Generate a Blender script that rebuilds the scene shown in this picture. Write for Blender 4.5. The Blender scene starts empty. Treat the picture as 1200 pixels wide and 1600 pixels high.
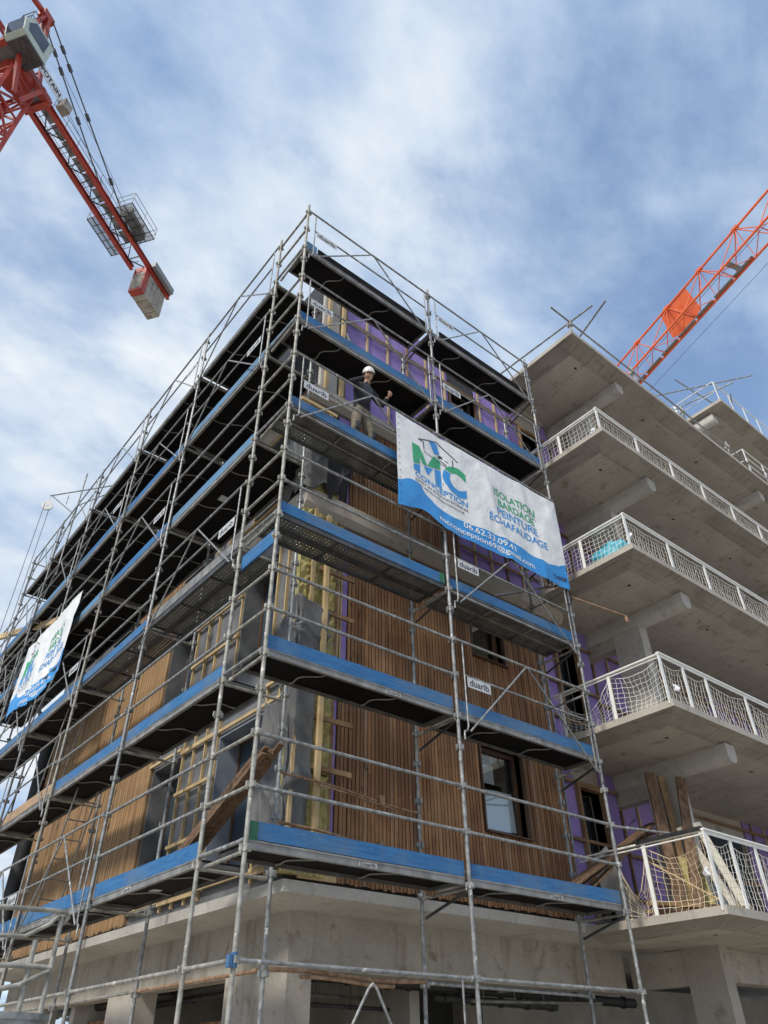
import bpy, bmesh, math, random
from mathutils import Vector, Matrix
random.seed(7)
R = math.radians
sc = bpy.context.scene
col = sc.collection

# ---------------------------------------------------------------- camera
cam_d = bpy.data.cameras.new('camera')
cam_d.sensor_fit = 'VERTICAL'; cam_d.sensor_height = 24.0; cam_d.lens = 24.0*1143/1600
cam_d.clip_start = 0.05; cam_d.clip_end = 3000
cam = bpy.data.objects.new('camera', cam_d); col.objects.link(cam)
RX = Vector((0.77566675, -0.6310924, -0.00796713))
RY = Vector((0.37824701, 0.47492923, -0.79458884))
RZ = Vector((0.5052428, 0.6133226, 0.60709562))
M3 = Matrix((RX, -RY, -RZ)).transposed()
cam.matrix_world = Matrix.Translation((-3.7809, -6.7651, 1.6)) @ M3.to_4x4()
sc.camera = cam

# ---------------------------------------------------------------- world: blue sky with broken cloud
SUN_EL, SUN_AZ = R(44), R(196)      # azimuth of the sun measured from +X, counter-clockwise
sun_dir = Vector((math.cos(SUN_EL)*math.cos(SUN_AZ), math.cos(SUN_EL)*math.sin(SUN_AZ), math.sin(SUN_EL)))
W = bpy.data.worlds.new('World'); sc.world = W; W.use_nodes = True
wn, wl = W.node_tree.nodes, W.node_tree.links
wn.clear()
wo = wn.new('ShaderNodeOutputWorld')
sky = wn.new('ShaderNodeTexSky'); sky.sky_type = 'NISHITA'; sky.sun_disc = False
sky.sun_elevation = SUN_EL; sky.sun_rotation = math.pi/2 - SUN_AZ
sky.air_density = 1.0; sky.dust_density = 0.6; sky.ozone_density = 1.3
bg = wn.new('ShaderNodeBackground'); bg.inputs['Strength'].default_value = 0.15
wl.new(sky.outputs[0], bg.inputs['Color'])
tc = wn.new('ShaderNodeTexCoord')
sep = wn.new('ShaderNodeSeparateXYZ'); wl.new(tc.outputs['Generated'], sep.inputs[0])
def wmath(op, a, b=None):
    n = wn.new('ShaderNodeMath'); n.operation = op
    for i, v in enumerate((a, b)):
        if v is None: continue
        if isinstance(v, (int, float)): n.inputs[i].default_value = v
        else: wl.new(v, n.inputs[i])
    return n.outputs[0]
zz = wmath('ADD', wmath('MAXIMUM', sep.outputs[2], 0.02), 0.22)
comb = wn.new('ShaderNodeCombineXYZ')
wl.new(wmath('DIVIDE', sep.outputs[0], zz), comb.inputs[0]); wl.new(wmath('DIVIDE', sep.outputs[1], zz), comb.inputs[1])
mp = wn.new('ShaderNodeMapping'); mp.inputs['Location'].default_value = (3.817, -4.154, 2.265)
mp.inputs['Rotation'].default_value = (0, 0, R(-35)); mp.inputs['Scale'].default_value = (1.0, 1.35, 1.0)
wl.new(comb.outputs[0], mp.inputs[0])
n1 = wn.new('ShaderNodeTexNoise'); n1.inputs['Scale'].default_value = 1.5; n1.inputs['Detail'].default_value = 7
n1.inputs['Roughness'].default_value = 0.52; n1.inputs['Distortion'].default_value = 0.35
n2 = wn.new('ShaderNodeTexNoise'); n2.inputs['Scale'].default_value = 5.5; n2.inputs['Detail'].default_value = 6
n2.inputs['Roughness'].default_value = 0.6
wl.new(mp.outputs[0], n1.inputs['Vector']); wl.new(mp.outputs[0], n2.inputs['Vector'])
mixn = wmath('ADD', wmath('MULTIPLY', n1.outputs[0], 0.70), wmath('MULTIPLY', n2.outputs[0], 0.30))
cr = wn.new('ShaderNodeValToRGB'); cr.color_ramp.interpolation = 'EASE'
cr.color_ramp.elements[0].position = 0.34; cr.color_ramp.elements[0].color = (0.38, 0.38, 0.38, 1)
cr.color_ramp.elements[1].position = 0.54; cr.color_ramp.elements[1].color = (1, 1, 1, 1)
wl.new(mixn, cr.inputs[0])
cr3 = wn.new('ShaderNodeValToRGB')
cr3.color_ramp.elements[0].position = 0.39; cr3.color_ramp.elements[0].color = (0.20, 0.305, 0.50, 1)
cr3.color_ramp.elements[1].position = 0.60; cr3.color_ramp.elements[1].color = (0.64, 0.675, 0.71, 1)
e_ = cr3.color_ramp.elements.new(0.50); e_.color = (0.37, 0.465, 0.60, 1)
n3 = wn.new('ShaderNodeTexNoise'); n3.inputs['Scale'].default_value = 2.6; n3.inputs['Detail'].default_value = 6
mp3 = wn.new('ShaderNodeMapping'); mp3.inputs['Location'].default_value = (7.3, 2.2, 0); wl.new(comb.outputs[0], mp3.inputs[0])
wl.new(mp3.outputs[0], n3.inputs['Vector'])
wl.new(wmath('ADD', wmath('MULTIPLY', mixn, 0.72), wmath('MULTIPLY', n3.outputs[0], 0.28)), cr3.inputs[0])
bgc = wn.new('ShaderNodeBackground'); bgc.inputs['Strength'].default_value = 0.95
wl.new(cr3.outputs[0], bgc.inputs['Color'])
mixs = wn.new('ShaderNodeMixShader')
wl.new(cr.outputs[0], mixs.inputs[0]); wl.new(bg.outputs[0], mixs.inputs[1]); wl.new(bgc.outputs[0], mixs.inputs[2])
wl.new(mixs.outputs[0], wo.inputs['Surface'])

# ---------------------------------------------------------------- sun behind thin cloud
sl = bpy.data.lights.new('sun', 'SUN'); sl.energy = 2.4; sl.angle = R(9); sl.color = (1.0, 0.94, 0.84)
so = bpy.data.objects.new('sun', sl); col.objects.link(so)
so.rotation_euler = sun_dir.to_track_quat('Z', 'Y').to_euler(); so.location = sun_dir*60

vs = sc.view_settings
vs.view_transform = 'Standard'; vs.look = 'None'; vs.gamma = 1; vs.exposure = 0.55; vs.use_curve_mapping = False

# ---------------------------------------------------------------- mesh helpers
class MB:
    def __init__(s): s.v = []; s.f = []; s.sm = []; s.mi = []
    def add(s, vs_, fs, smooth=False, mi=0):
        o = len(s.v); s.v += [tuple(p) for p in vs_]
        for f in fs: s.f.append(tuple(i+o for i in f)); s.sm.append(smooth); s.mi.append(mi)
        return s
    def box(s, x0, x1, y0, y1, z0, z1, mi=0):
        v = [(x, y, z) for z in (z0, z1) for y in (y0, y1) for x in (x0, x1)]
        return s.add(v, [(0,2,3,1),(4,5,7,6),(0,1,5,4),(2,6,7,3),(0,4,6,2),(1,3,7,5)], mi=mi)
    def beam(s, p, q, w, h, up=(0,0,1), mi=0):
        p, q = Vector(p), Vector(q); d = (q-p).normalized(); up = Vector(up)
        if abs(d.dot(up)) > 0.98: up = Vector((1,0,0)) if abs(d.x) < 0.9 else Vector((0,1,0))
        a = d.cross(up).normalized()*(w/2); b = a.cross(d).normalized()*(h/2)
        v = [c+sa*a+sb*b for c in (p, q) for sb in (-1, 1) for sa in (-1, 1)]
        return s.add(v, [(0,2,3,1),(4,5,7,6),(0,1,5,4),(2,6,7,3),(0,4,6,2),(1,3,7,5)], mi=mi)
    def tube(s, p, q, r, n=8, r2=None, cap=True, mi=0):
        p, q = Vector(p), Vector(q); d = (q-p).normalized()
        a = d.orthogonal().normalized(); b = d.cross(a); r2 = r if r2 is None else r2
        v = []
        for c, rr in ((p, r), (q, r2)):
            for k in range(n):
                t = 2*math.pi*k/n; v.append(c+a*(rr*math.cos(t))+b*(rr*math.sin(t)))
        s.add(v, [(k, (k+1) % n, n+(k+1) % n, n+k) for k in range(n)], True, mi)
        if cap: s.add(v[:n], [tuple(range(n-1, -1, -1))], False, mi); s.add(v[n:], [tuple(range(n))], False, mi)
        return s
    def poly(s, pts, r, n=6, mi=0):
        pts = [Vector(p) for p in pts]; N = len(pts)
        ref = None; v = []
        for i, p in enumerate(pts):
            d = (pts[min(i+1, N-1)]-pts[max(i-1, 0)]).normalized()
            if ref is None: ref = d.orthogonal().normalized()
            a = (ref-d*ref.dot(d)).normalized(); ref = a; b = d.cross(a)
            for k in range(n):
                t = 2*math.pi*k/n; v.append(p+a*(r*math.cos(t))+b*(r*math.sin(t)))
        f = [(i*n+k, i*n+(k+1) % n, (i+1)*n+(k+1) % n, (i+1)*n+k) for i in range(N-1) for k in range(n)]
        s.add(v, f, n > 3, mi); s.add(v[:n], [tuple(range(n-1, -1, -1))], mi=mi); s.add(v[-n:], [tuple(range(n))], mi=mi)
        return s
    def grid(s, fn, nu, nv, smooth=True, mi=0, thick=None):
        v = [fn(i/nu, j/nv) for j in range(nv+1) for i in range(nu+1)]
        f = [(j*(nu+1)+i, j*(nu+1)+i+1, (j+1)*(nu+1)+i+1, (j+1)*(nu+1)+i) for j in range(nv) for i in range(nu)]
        return s.add(v, f, smooth, mi)
    def prism(s, prof, axis, a, b, smooth=False, mi=0):   # prof: 2-D points in the other two axes
        def pt(t, q): return {0: (t, q[0], q[1]), 1: (q[0], t, q[1]), 2: (q[0], q[1], t)}[axis]
        n = len(prof); v = [pt(a, q) for q in prof]+[pt(b, q) for q in prof]
        s.add(v, [(k, (k+1) % n, n+(k+1) % n, n+k) for k in range(n)], smooth, mi)
        s.add(v[:n], [tuple(range(n-1, -1, -1))], mi=mi); s.add(v[n:], [tuple(range(n))], mi=mi)
        return s

BASE = {}     # world position of each object's origin
def mesh_from(mb, name, mats, off=Vector((0,0,0))):
    me = bpy.data.meshes.new(name)
    me.from_pydata([tuple(Vector(p)-off) for p in mb.v], [], mb.f)
    for p, s_, mi in zip(me.polygons, mb.sm, mb.mi): p.use_smooth = s_; p.material_index = mi
    for m in (mats if isinstance(mats, (list, tuple)) else [mats]): me.materials.append(m)
    bm = bmesh.new(); bm.from_mesh(me); bmesh.ops.recalc_face_normals(bm, faces=bm.faces); bm.to_mesh(me); bm.free()
    return me
def tag(o, label=None, cat=None, group=None, kind=None):
    if label: o['label'] = label
    if cat: o['category'] = cat
    if group: o['group'] = group
    if kind: o['kind'] = kind
    return o
def empty(name, loc, label, cat, group=None):
    o = bpy.data.objects.new(name, None); o.empty_display_size = 0.2; o.location = loc; col.objects.link(o)
    BASE[o.name] = Vector(loc); return tag(o, label, cat, group)
def part(name, mb, mats, parent=None, **kw):
    off = BASE[parent.name] if parent else Vector((0,0,0))
    o = bpy.data.objects.new(name, mesh_from(mb, name, mats, off)); col.objects.link(o)
    if parent: o.parent = parent
    BASE[o.name] = off
    return tag(o, **kw)
def solo(name, mb, mats, base, **kw):       # a thing that is one mesh, origin at its base
    base = Vector(base)
    o = bpy.data.objects.new(name, mesh_from(mb, name, mats, base)); o.location = base; col.objects.link(o)
    BASE[o.name] = base
    return tag(o, **kw)
def inst(name, me, parent, loc, rot=(0,0,0), scale=(1,1,1)):   # a copy that shares mesh data
    o = bpy.data.objects.new(name, me); col.objects.link(o)
    o.parent = parent; o.location = Vector(loc)-BASE[parent.name]; o.rotation_euler = rot; o.scale = scale
    BASE[o.name] = Vector(loc)
    return o

_tx = {}
def text2d(s, bold=0.0, maxlen=None):
    key = (s, bold, maxlen)
    if key in _tx: return _tx[key]
    cu = bpy.data.curves.new('lettering', 'FONT'); cu.body = s; cu.size = 1.0; cu.offset = bold; cu.resolution_u = 3
    ob = bpy.data.objects.new('lettering', cu); col.objects.link(ob)
    dg = bpy.context.evaluated_depsgraph_get(); dg.update()
    me = bpy.data.meshes.new_from_object(ob.evaluated_get(dg))
    bm = bmesh.new(); bm.from_mesh(me); bmesh.ops.triangulate(bm, faces=bm.faces)
    bmesh.ops.remove_doubles(bm, verts=bm.verts, dist=0.0005)
    if maxlen:
        for _ in range(4):
            es = [e for e in bm.edges if e.calc_length() > maxlen]
            if not es: break
            bmesh.ops.subdivide_edges(bm, edges=es, cuts=1); bmesh.ops.triangulate(bm, faces=bm.faces)
    bm.verts.index_update()
    x0 = min(v.co.x for v in bm.verts); x1 = max(v.co.x for v in bm.verts)
    y0 = min(v.co.y for v in bm.verts); y1 = max(v.co.y for v in bm.verts)
    out = ([(v.co.x-x0, v.co.y-y0) for v in bm.verts], [tuple(v.index for v in f.verts) for f in bm.faces], x1-x0, y1-y0)
    bm.free(); bpy.data.objects.remove(ob); bpy.data.curves.remove(cu); bpy.data.meshes.remove(me)
    _tx[key] = out; return out
def put_text(mb, s, fn, u0, v0, w, h, bold=0.0, maxlen=None, mi=0):   # fn(u, v) -> world point
    vs_, fs, tw, th = text2d(s, bold, maxlen)
    mb.add([fn(u0+x/tw*w, v0+y/th*h) for x, y in vs_], fs, mi=mi)

# ---------------------------------------------------------------- materials
def newmat(name):
    m = bpy.data.materials.new(name); m.use_nodes = True
    n = m.node_tree.nodes; return m, n, m.node_tree.links, n['Principled BSDF']
def ramp(n, l, src, stops):
    r = n.new('ShaderNodeValToRGB'); e = r.color_ramp.elements
    while len(e) < len(stops): e.new(0.5)
    for q, (p, c) in zip(e, stops): q.position = p; q.color = (*c, 1)
    l.new(src, r.inputs[0]); return r.outputs[0]
def noise(n, l, scale=(1,1,1), s=4, detail=5, rough=0.55, rnd=False, dist=0.0, coord='Object'):
    t = n.new('ShaderNodeTexCoord'); mp_ = n.new('ShaderNodeMapping'); mp_.inputs['Scale'].default_value = scale
    src = t.outputs[coord]
    if rnd:
        oi = n.new('ShaderNodeObjectInfo'); ad = n.new('ShaderNodeVectorMath'); ad.operation = 'MULTIPLY_ADD'
        cx = n.new('ShaderNodeCombineXYZ')
        for k in range(3): l.new(oi.outputs['Random'], cx.inputs[k])
        ad.inputs[1].default_value = (37.0, 53.0, 71.0); l.new(cx.outputs[0], ad.inputs[0]); l.new(src, ad.inputs[2]); src = ad.outputs[0]
    l.new(src, mp_.inputs[0])
    q = n.new('ShaderNodeTexNoise'); q.inputs['Scale'].default_value = s; q.inputs['Detail'].default_value = detail
    q.inputs['Roughness'].default_value = rough; q.inputs['Distortion'].default_value = dist
    l.new(mp_.outputs[0], q.inputs['Vector']); return q.outputs[0]
def bump(n, l, b, src, strength=0.3, dist=0.01):
    k = n.new('ShaderNodeBump'); k.inputs['Strength'].default_value = strength; k.inputs['Distance'].default_value = dist
    l.new(src, k.inputs['Height']); l.new(k.outputs[0], b.inputs['Normal'])
def mix(n, l, fac, a, b):
    m = n.new('ShaderNodeMix'); m.data_type = 'RGBA'
    for i, v in ((0, fac), (6, a), (7, b)):
        if isinstance(v, tuple): m.inputs[i].default_value = (*v, 1)
        elif isinstance(v, float): m.inputs[i].default_value = v
        else: l.new(v, m.inputs[i])
    return m.outputs[2]
def mat(name, c1, c2, rough=0.7, metal=0.0, s=6, scale=(1,1,1), lo=0.35, hi=0.65, bs=0.2, bd=0.004, rnd=False, spot=None):
    m, n, l, b = newmat(name)
    q = noise(n, l, scale, s, rnd=rnd)
    c = ramp(n, l, q, [(lo, c1), (hi, c2)])
    if spot:
        q2 = noise(n, l, (1,1,1), spot[0], rnd=rnd, detail=3)
        c = mix(n, l, ramp(n, l, q2, [(spot[1], (0,0,0)), (spot[1]+0.06, (1,1,1))]), c, spot[2])
    l.new(c, b.inputs['Base Color']); b.inputs['Roughness'].default_value = rough; b.inputs['Metallic'].default_value = metal
    if bs: bump(n, l, b, q, bs, bd)
    return m

def make_toe(name, c1, c2):      # worn paint: grain, scuffs down to bare wood, dirt
    m, n, l, b = newmat(name)
    g = noise(n, l, (1.2,1.2,14), 2.5, 6, 0.65, rnd=True, dist=0.6); sc_ = noise(n, l, (3,3,9), 3.0, 6, 0.7, rnd=True); ds = noise(n, l, (1,1,1), 1.1, 5, 0.6, rnd=True); sp = noise(n, l, (1,1,1), 30, 2, 0.5, rnd=True)
    c = ramp(n, l, g, [(0.33, c1), (0.66, c2)])
    c = mix(n, l, ramp(n, l, ds, [(0.48, (0,0,0)), (0.70, (0.55,0.55,0.55))]), c, (0.13,0.17,0.20))
    c = mix(n, l, ramp(n, l, sc_, [(0.64, (0,0,0)), (0.70, (0.8,0.8,0.8))]), c, (0.26,0.24,0.20))
    c = mix(n, l, ramp(n, l, sp, [(0.71, (0,0,0)), (0.74, (1,1,1))]), c, (0.03,0.05,0.08))
    l.new(c, b.inputs['Base Color']); b.inputs['Roughness'].default_value = 0.65; bump(n, l, b, g, 0.35, 0.004)
    return m
galv = mat('galvanised_steel', (0.14,0.147,0.15), (0.37,0.378,0.372), 0.48, 0.35, 14, lo=0.3, hi=0.7, bs=0.15, spot=(9, 0.64, (0.58,0.58,0.555)))
galv_old = mat('weathered_steel', (0.17,0.165,0.145), (0.42,0.41,0.37), 0.6, 0.25, 11, lo=0.3, hi=0.7, bs=0.15, spot=(7, 0.64, (0.62,0.60,0.55)))
alu = mat('aluminium', (0.17,0.165,0.155), (0.33,0.325,0.31), 0.5, 0.4, 5, lo=0.3, hi=0.7, bs=0.1, spot=(11, 0.66, (0.30,0.29,0.27)))
alu_dirty = mat('dirty_aluminium', (0.085,0.08,0.075), (0.17,0.165,0.155), 0.6, 0.3, 5, bs=0.1)
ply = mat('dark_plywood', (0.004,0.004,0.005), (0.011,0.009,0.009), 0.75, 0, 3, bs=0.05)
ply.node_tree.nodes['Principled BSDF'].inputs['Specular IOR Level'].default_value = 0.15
blue = make_toe('blue_painted_wood', (0.011,0.092,0.255), (0.032,0.165,0.37))
blue_dull = make_toe('faded_blue_wood', (0.06,0.16,0.29), (0.11,0.26,0.43))
green = mat('green_paint', (0.02,0.10,0.055), (0.03,0.16,0.08), 0.6, 0, 8)
plank_tan = mat('raw_plank', (0.30,0.20,0.12), (0.44,0.30,0.18), 0.75, 0, 3, (1,1,8), rnd=True)
pine = mat('new_pine', (0.40,0.29,0.145), (0.55,0.41,0.22), 0.7, 0, 3, (1,1,1), bs=0.1, rnd=True)
pine_dark = mat('stained_pine', (0.17,0.10,0.05), (0.30,0.19,0.10), 0.75, 0, 4, bs=0.1, rnd=True)
old_board = mat('weathered_board', (0.085,0.048,0.026), (0.21,0.125,0.072), 0.75, 0, 3, (6,6,1.5), bs=0.2, rnd=True)
rust = mat('rusty_tube', (0.20,0.11,0.06), (0.38,0.25,0.16), 0.8, 0.1, 12, bs=0.2)
purple = mat('purple_foam_board', (0.235,0.165,0.42), (0.30,0.215,0.52), 0.75, 0, 2, bs=0.03, spot=(2.2, 0.70, (0.17,0.11,0.31)))
membrane = mat('grey_membrane', (0.095,0.098,0.102), (0.17,0.172,0.176), 0.6, 0, 2.5, bs=0.5, bd=0.03)
membrane_blk = mat('black_membrane', (0.012,0.012,0.015), (0.03,0.03,0.033), 0.6, 0, 2.5, bs=0.4, bd=0.02)
tarp_m = mat('grey_tarpaulin', (0.085,0.086,0.088), (0.13,0.131,0.132), 0.7, 0, 5, bs=0.35, bd=0.02)
wool = mat('mineral_wool', (0.28,0.23,0.08), (0.46,0.40,0.17), 0.95, 0, 22, (1,1,0.4), bs=0.9, bd=0.03, spot=(5, 0.62, (0.30,0.28,0.17)))
white = mat('white_paint', (0.70,0.70,0.67), (0.80,0.80,0.78), 0.5, 0, 5, bs=0.05, spot=(9, 0.68, (0.55,0.54,0.49)))
net_m = mat('white_rope', (0.66,0.64,0.57), (0.76,0.74,0.68), 0.8, 0, 9, bs=0)
net_o = mat('yellowed_rope', (0.62,0.50,0.34), (0.72,0.60,0.42), 0.8, 0, 9, bs=0)
black = mat('black_rubber', (0.012,0.012,0.013), (0.03,0.03,0.03), 0.5, 0, 8, bs=0.05)
ink = mat('dark_ink', (0.02,0.022,0.03), (0.035,0.038,0.05), 0.6, 0, 8, bs=0)
plate = mat('white_plate', (0.42,0.435,0.45), (0.56,0.57,0.58), 0.5, 0, 12, bs=0, spot=(14, 0.68, (0.42,0.42,0.42)))
red_c = mat('red_crane_paint', (0.28,0.026,0.016), (0.40,0.048,0.026), 0.5, 0, 1.5, bs=0.05, spot=(3, 0.66, (0.30,0.03,0.02)))
ora_c = mat('orange_crane_paint', (0.66,0.10,0.022), (0.78,0.15,0.035), 0.45, 0, 1.5, bs=0.05)
steel_d = mat('dark_steel', (0.05,0.052,0.055), (0.10,0.10,0.105), 0.5, 0.4, 6, bs=0.1)
grating = mat('grating', (0.20,0.205,0.21), (0.30,0.30,0.30), 0.6, 0.3, 30, bs=0)
ballast = mat('ballast_concrete', (0.24,0.22,0.19), (0.38,0.35,0.30), 0.85, 0, 2.5, bs=0.3, spot=(1.3, 0.60, (0.15,0.10,0.08)))
cab_m = mat('pale_green_cab', (0.38,0.44,0.38), (0.50,0.56,0.50), 0.4, 0, 2, bs=0)
brown_fr = mat('brown_frame', (0.055,0.030,0.018), (0.10,0.055,0.032), 0.45, 0, 4, (4,4,0.6), bs=0.1)
grey_fr = mat('blue_grey_reveal', (0.16,0.19,0.24), (0.24,0.27,0.32), 0.5, 0, 2.5, bs=0.05)
blue_bag = mat('blue_plastic', (0.03,0.30,0.42), (0.08,0.48,0.60), 0.45, 0, 7, bs=0.4, bd=0.02)
paper = mat('white_sheet', (0.62,0.64,0.68), (0.74,0.76,0.80), 0.6, 0, 1.5, bs=0.1)
plaster = mat('grey_plaster', (0.40,0.385,0.35), (0.52,0.50,0.46), 0.85, 0, 2, bs=0.1)
rope_m = mat('hoist_rope', (0.12,0.12,0.13), (0.2,0.2,0.21), 0.8, 0, 20, bs=0)
dirt = mat('site_ground', (0.30,0.265,0.215), (0.46,0.42,0.35), 0.95, 0, 0.8, bs=0.6, bd=0.05, spot=(0.35, 0.58, (0.36,0.34,0.31)))

def make_concrete(name, base, dark, streak=0.0):
    m, n, l, b = newmat(name)
    big = noise(n, l, (1,1,1), 0.9, 6, 0.6); fine = noise(n, l, (1,1,1), 26, 4, 0.6); mid = noise(n, l, (1,1,1.0), 3.7, 6, 0.62, dist=0.4)
    c = ramp(n, l, big, [(0.30, tuple(x*0.80 for x in base)), (0.68, tuple(min(1, x*1.10) for x in base))])
    c = mix(n, l, ramp(n, l, mid, [(0.56, (0,0,0)), (0.70, (0.8,0.8,0.8))]), c, dark)
    if streak:
        st = noise(n, l, (1.7,1.7,0.22), 1.6, 4, 0.65)
        c = mix(n, l, ramp(n, l, st, [(0.54, (0,0,0)), (0.72, (streak,)*3)]), c, dark)
    f = n.new('ShaderNodeMix'); f.data_type = 'RGBA'; f.blend_type = 'MULTIPLY'; f.inputs[0].default_value = 0.35
    l.new(c, f.inputs[6]); l.new(ramp(n, l, fine, [(0.3, (0.62,0.62,0.62)), (0.6, (1,1,1))]), f.inputs[7])
    l.new(f.outputs[2], b.inputs['Base Color']); b.inputs['Roughness'].default_value = 0.88
    bump(n, l, b, fine, 0.25, 0.006)
    return m
conc = make_concrete('concrete', (0.42,0.385,0.335), (0.23,0.195,0.15))
conc_st = make_concrete('streaked_concrete', (0.385,0.355,0.305), (0.19,0.155,0.11), 0.8)
conc_lt = make_concrete('pale_concrete', (0.47,0.45,0.41), (0.33,0.30,0.26), 0.3)

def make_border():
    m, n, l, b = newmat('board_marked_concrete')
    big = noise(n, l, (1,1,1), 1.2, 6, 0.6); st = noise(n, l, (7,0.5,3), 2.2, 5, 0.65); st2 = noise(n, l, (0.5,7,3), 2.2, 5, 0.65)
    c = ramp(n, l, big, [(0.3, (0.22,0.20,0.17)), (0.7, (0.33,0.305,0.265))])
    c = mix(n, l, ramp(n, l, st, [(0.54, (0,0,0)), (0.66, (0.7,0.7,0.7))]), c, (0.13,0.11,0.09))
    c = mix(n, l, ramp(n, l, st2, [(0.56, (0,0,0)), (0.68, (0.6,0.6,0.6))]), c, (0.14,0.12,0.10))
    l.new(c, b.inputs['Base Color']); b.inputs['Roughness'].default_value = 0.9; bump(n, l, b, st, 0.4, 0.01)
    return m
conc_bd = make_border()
def make_boards():
    m, n, l, b = newmat('larch_board')
    oi = n.new('ShaderNodeObjectInfo')
    base = ramp(n, l, oi.outputs['Random'], [(0.0, (0.13,0.058,0.024)), (0.25, (0.33,0.160,0.066)), (0.45, (0.19,0.088,0.036)), (0.7, (0.40,0.215,0.098)), (0.88, (0.26,0.130,0.058)), (1.0, (0.37,0.25,0.16))])
    g = noise(n, l, (30,30,1.2), 2.2, 5, 0.65, rnd=True, dist=1.0)
    kn = noise(n, l, (10,10,3.2), 1.6, 3, 0.5, rnd=True, dist=0.6)
    c = mix(n, l, ramp(n, l, g, [(0.38, (0.7,0.7,0.7)), (0.62, (0,0,0))]), base, (0.11,0.050,0.022))
    c = mix(n, l, ramp(n, l, kn, [(0.66, (0,0,0)), (0.74, (0.85,0.85,0.85))]), c, (0.035,0.018,0.010))
    ge = n.new('ShaderNodeNewGeometry'); wz = n.new('ShaderNodeTexNoise'); wz.inputs['Scale'].default_value = 0.9; wz.inputs['Detail'].default_value = 4
    l.new(ge.outputs['Position'], wz.inputs['Vector'])          # weathering that runs across neighbouring boards
    c = mix(n, l, ramp(n, l, wz.outputs[0], [(0.50, (0,0,0)), (0.68, (0.6,0.6,0.6))]), c, (0.42,0.235,0.10))
    c = mix(n, l, ramp(n, l, wz.outputs[0], [(0.32, (0.5,0.5,0.5)), (0.46, (0,0,0))]), c, (0.12,0.06,0.03))
    l.new(c, b.inputs['Base Color']); b.inputs['Roughness'].default_value = 0.68; bump(n, l, b, g, 0.3, 0.003)
    return m
larch = make_boards()
def make_slats():
    m, n, l, b = newmat('thin_larch_slats')
    g = noise(n, l, (1,34,0.55), 1.0, 4, 0.6); h = noise(n, l, (1,1,1), 1.3, 3)
    c = ramp(n, l, g, [(0.28, (0.15,0.080,0.036)), (0.5, (0.34,0.205,0.095)), (0.72, (0.52,0.35,0.175))])
    c = mix(n, l, ramp(n, l, h, [(0.45, (0,0,0)), (0.75, (0.6,0.6,0.6))]), c, (0.24,0.125,0.055))
    l.new(c, b.inputs['Base Color']); b.inputs['Roughness'].default_value = 0.7
    return m
slat_m = make_slats()
def make_perf(nm='perforated_steel', fq=17.0, rad=0.20, k1=(0.10,0.105,0.105), k2=(0.20,0.205,0.20)):
    m, n, l, b = newmat(nm)
    t = n.new('ShaderNodeTexCoord'); sp = n.new('ShaderNodeSeparateXYZ'); l.new(t.outputs['Object'], sp.inputs[0])
    def mt(op, a, bb=None, cc=None):
        k = n.new('ShaderNodeMath'); k.operation = op
        for i, v in enumerate((a, bb, cc)):
            if v is None: continue
            if isinstance(v, (int, float)): k.inputs[i].default_value = v
            else: l.new(v, k.inputs[i])
        return k.outputs[0]
    fx = mt('SUBTRACT', mt('FRACT', mt('MULTIPLY', sp.outputs[0], fq)), 0.5)
    fy = mt('SUBTRACT', mt('FRACT', mt('MULTIPLY', sp.outputs[1], fq)), 0.5)
    d = mt('SQRT', mt('ADD', mt('MULTIPLY', fx, fx), mt('MULTIPLY', fy, fy)))
    hole = mt('LESS_THAN', d, rad); rim = mt('LESS_THAN', d, rad+0.10)
    q = noise(n, l, (1,1,1), 4)
    c = ramp(n, l, q, [(0.3, k1), (0.7, k2)])
    c = mix(n, l, rim, c, (0.10,0.10,0.10))
    l.new(c, b.inputs['Base Color']); b.inputs['Metallic'].default_value = 0.3; b.inputs['Roughness'].default_value = 0.55
    l.new(mt('SUBTRACT', 1.0, hole), b.inputs['Alpha'])
    return m
perf = make_perf()
grate_open = make_perf('open_grating', 15.0, 0.36, (0.20,0.205,0.21), (0.30,0.30,0.30))
def make_glass():
    m, n, l, b = newmat('window_glass')
    tr = n.new('ShaderNodeBsdfTransparent'); tr.inputs[0].default_value = (0.86,0.90,0.91,1)
    gl = n.new('ShaderNodeBsdfGlossy'); gl.inputs['Roughness'].default_value = 0.02
    mx = n.new('ShaderNodeMixShader'); mx.inputs[0].default_value = 0.12; l.new(tr.outputs[0], mx.inputs[1]); l.new(gl.outputs[0], mx.inputs[2])
    l.new(mx.outputs[0], n['Material Output'].inputs['Surface'])
    return m
glass = make_glass()
def make_dark_glass():
    m, n, l, b = newmat('dark_glass'); q = noise(n, l, (1,1,1), 1.2)
    l.new(ramp(n, l, q, [(0.3, (0.02,0.03,0.045)), (0.7, (0.05,0.075,0.10))]), b.inputs['Base Color']); b.inputs['Roughness'].default_value = 0.08
    return m
dglass = make_dark_glass()
def make_vinyl():
    m, n, l, b = newmat('white_vinyl')
    q = noise(n, l, (1,1,1), 3.2, 6, 0.6)
    l.new(ramp(n, l, q, [(0.3, (0.62,0.64,0.65)), (0.65, (0.78,0.79,0.79))]), b.inputs['Base Color'])
    b.inputs['Roughness'].default_value = 0.45
    rg = noise(n, l, (1,1,0.6), 2.6, 5, 0.6, dist=0.8)
    mm = n.new('ShaderNodeMath'); mm.operation = 'SUBTRACT'; l.new(rg, mm.inputs[0]); mm.inputs[1].default_value = 0.5
    ab = n.new('ShaderNodeMath'); ab.operation = 'ABSOLUTE'; l.new(mm.outputs[0], ab.inputs[0])
    bump(n, l, b, ab.outputs[0], 0.35, 0.08)
    return m
vinyl = make_vinyl()
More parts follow.
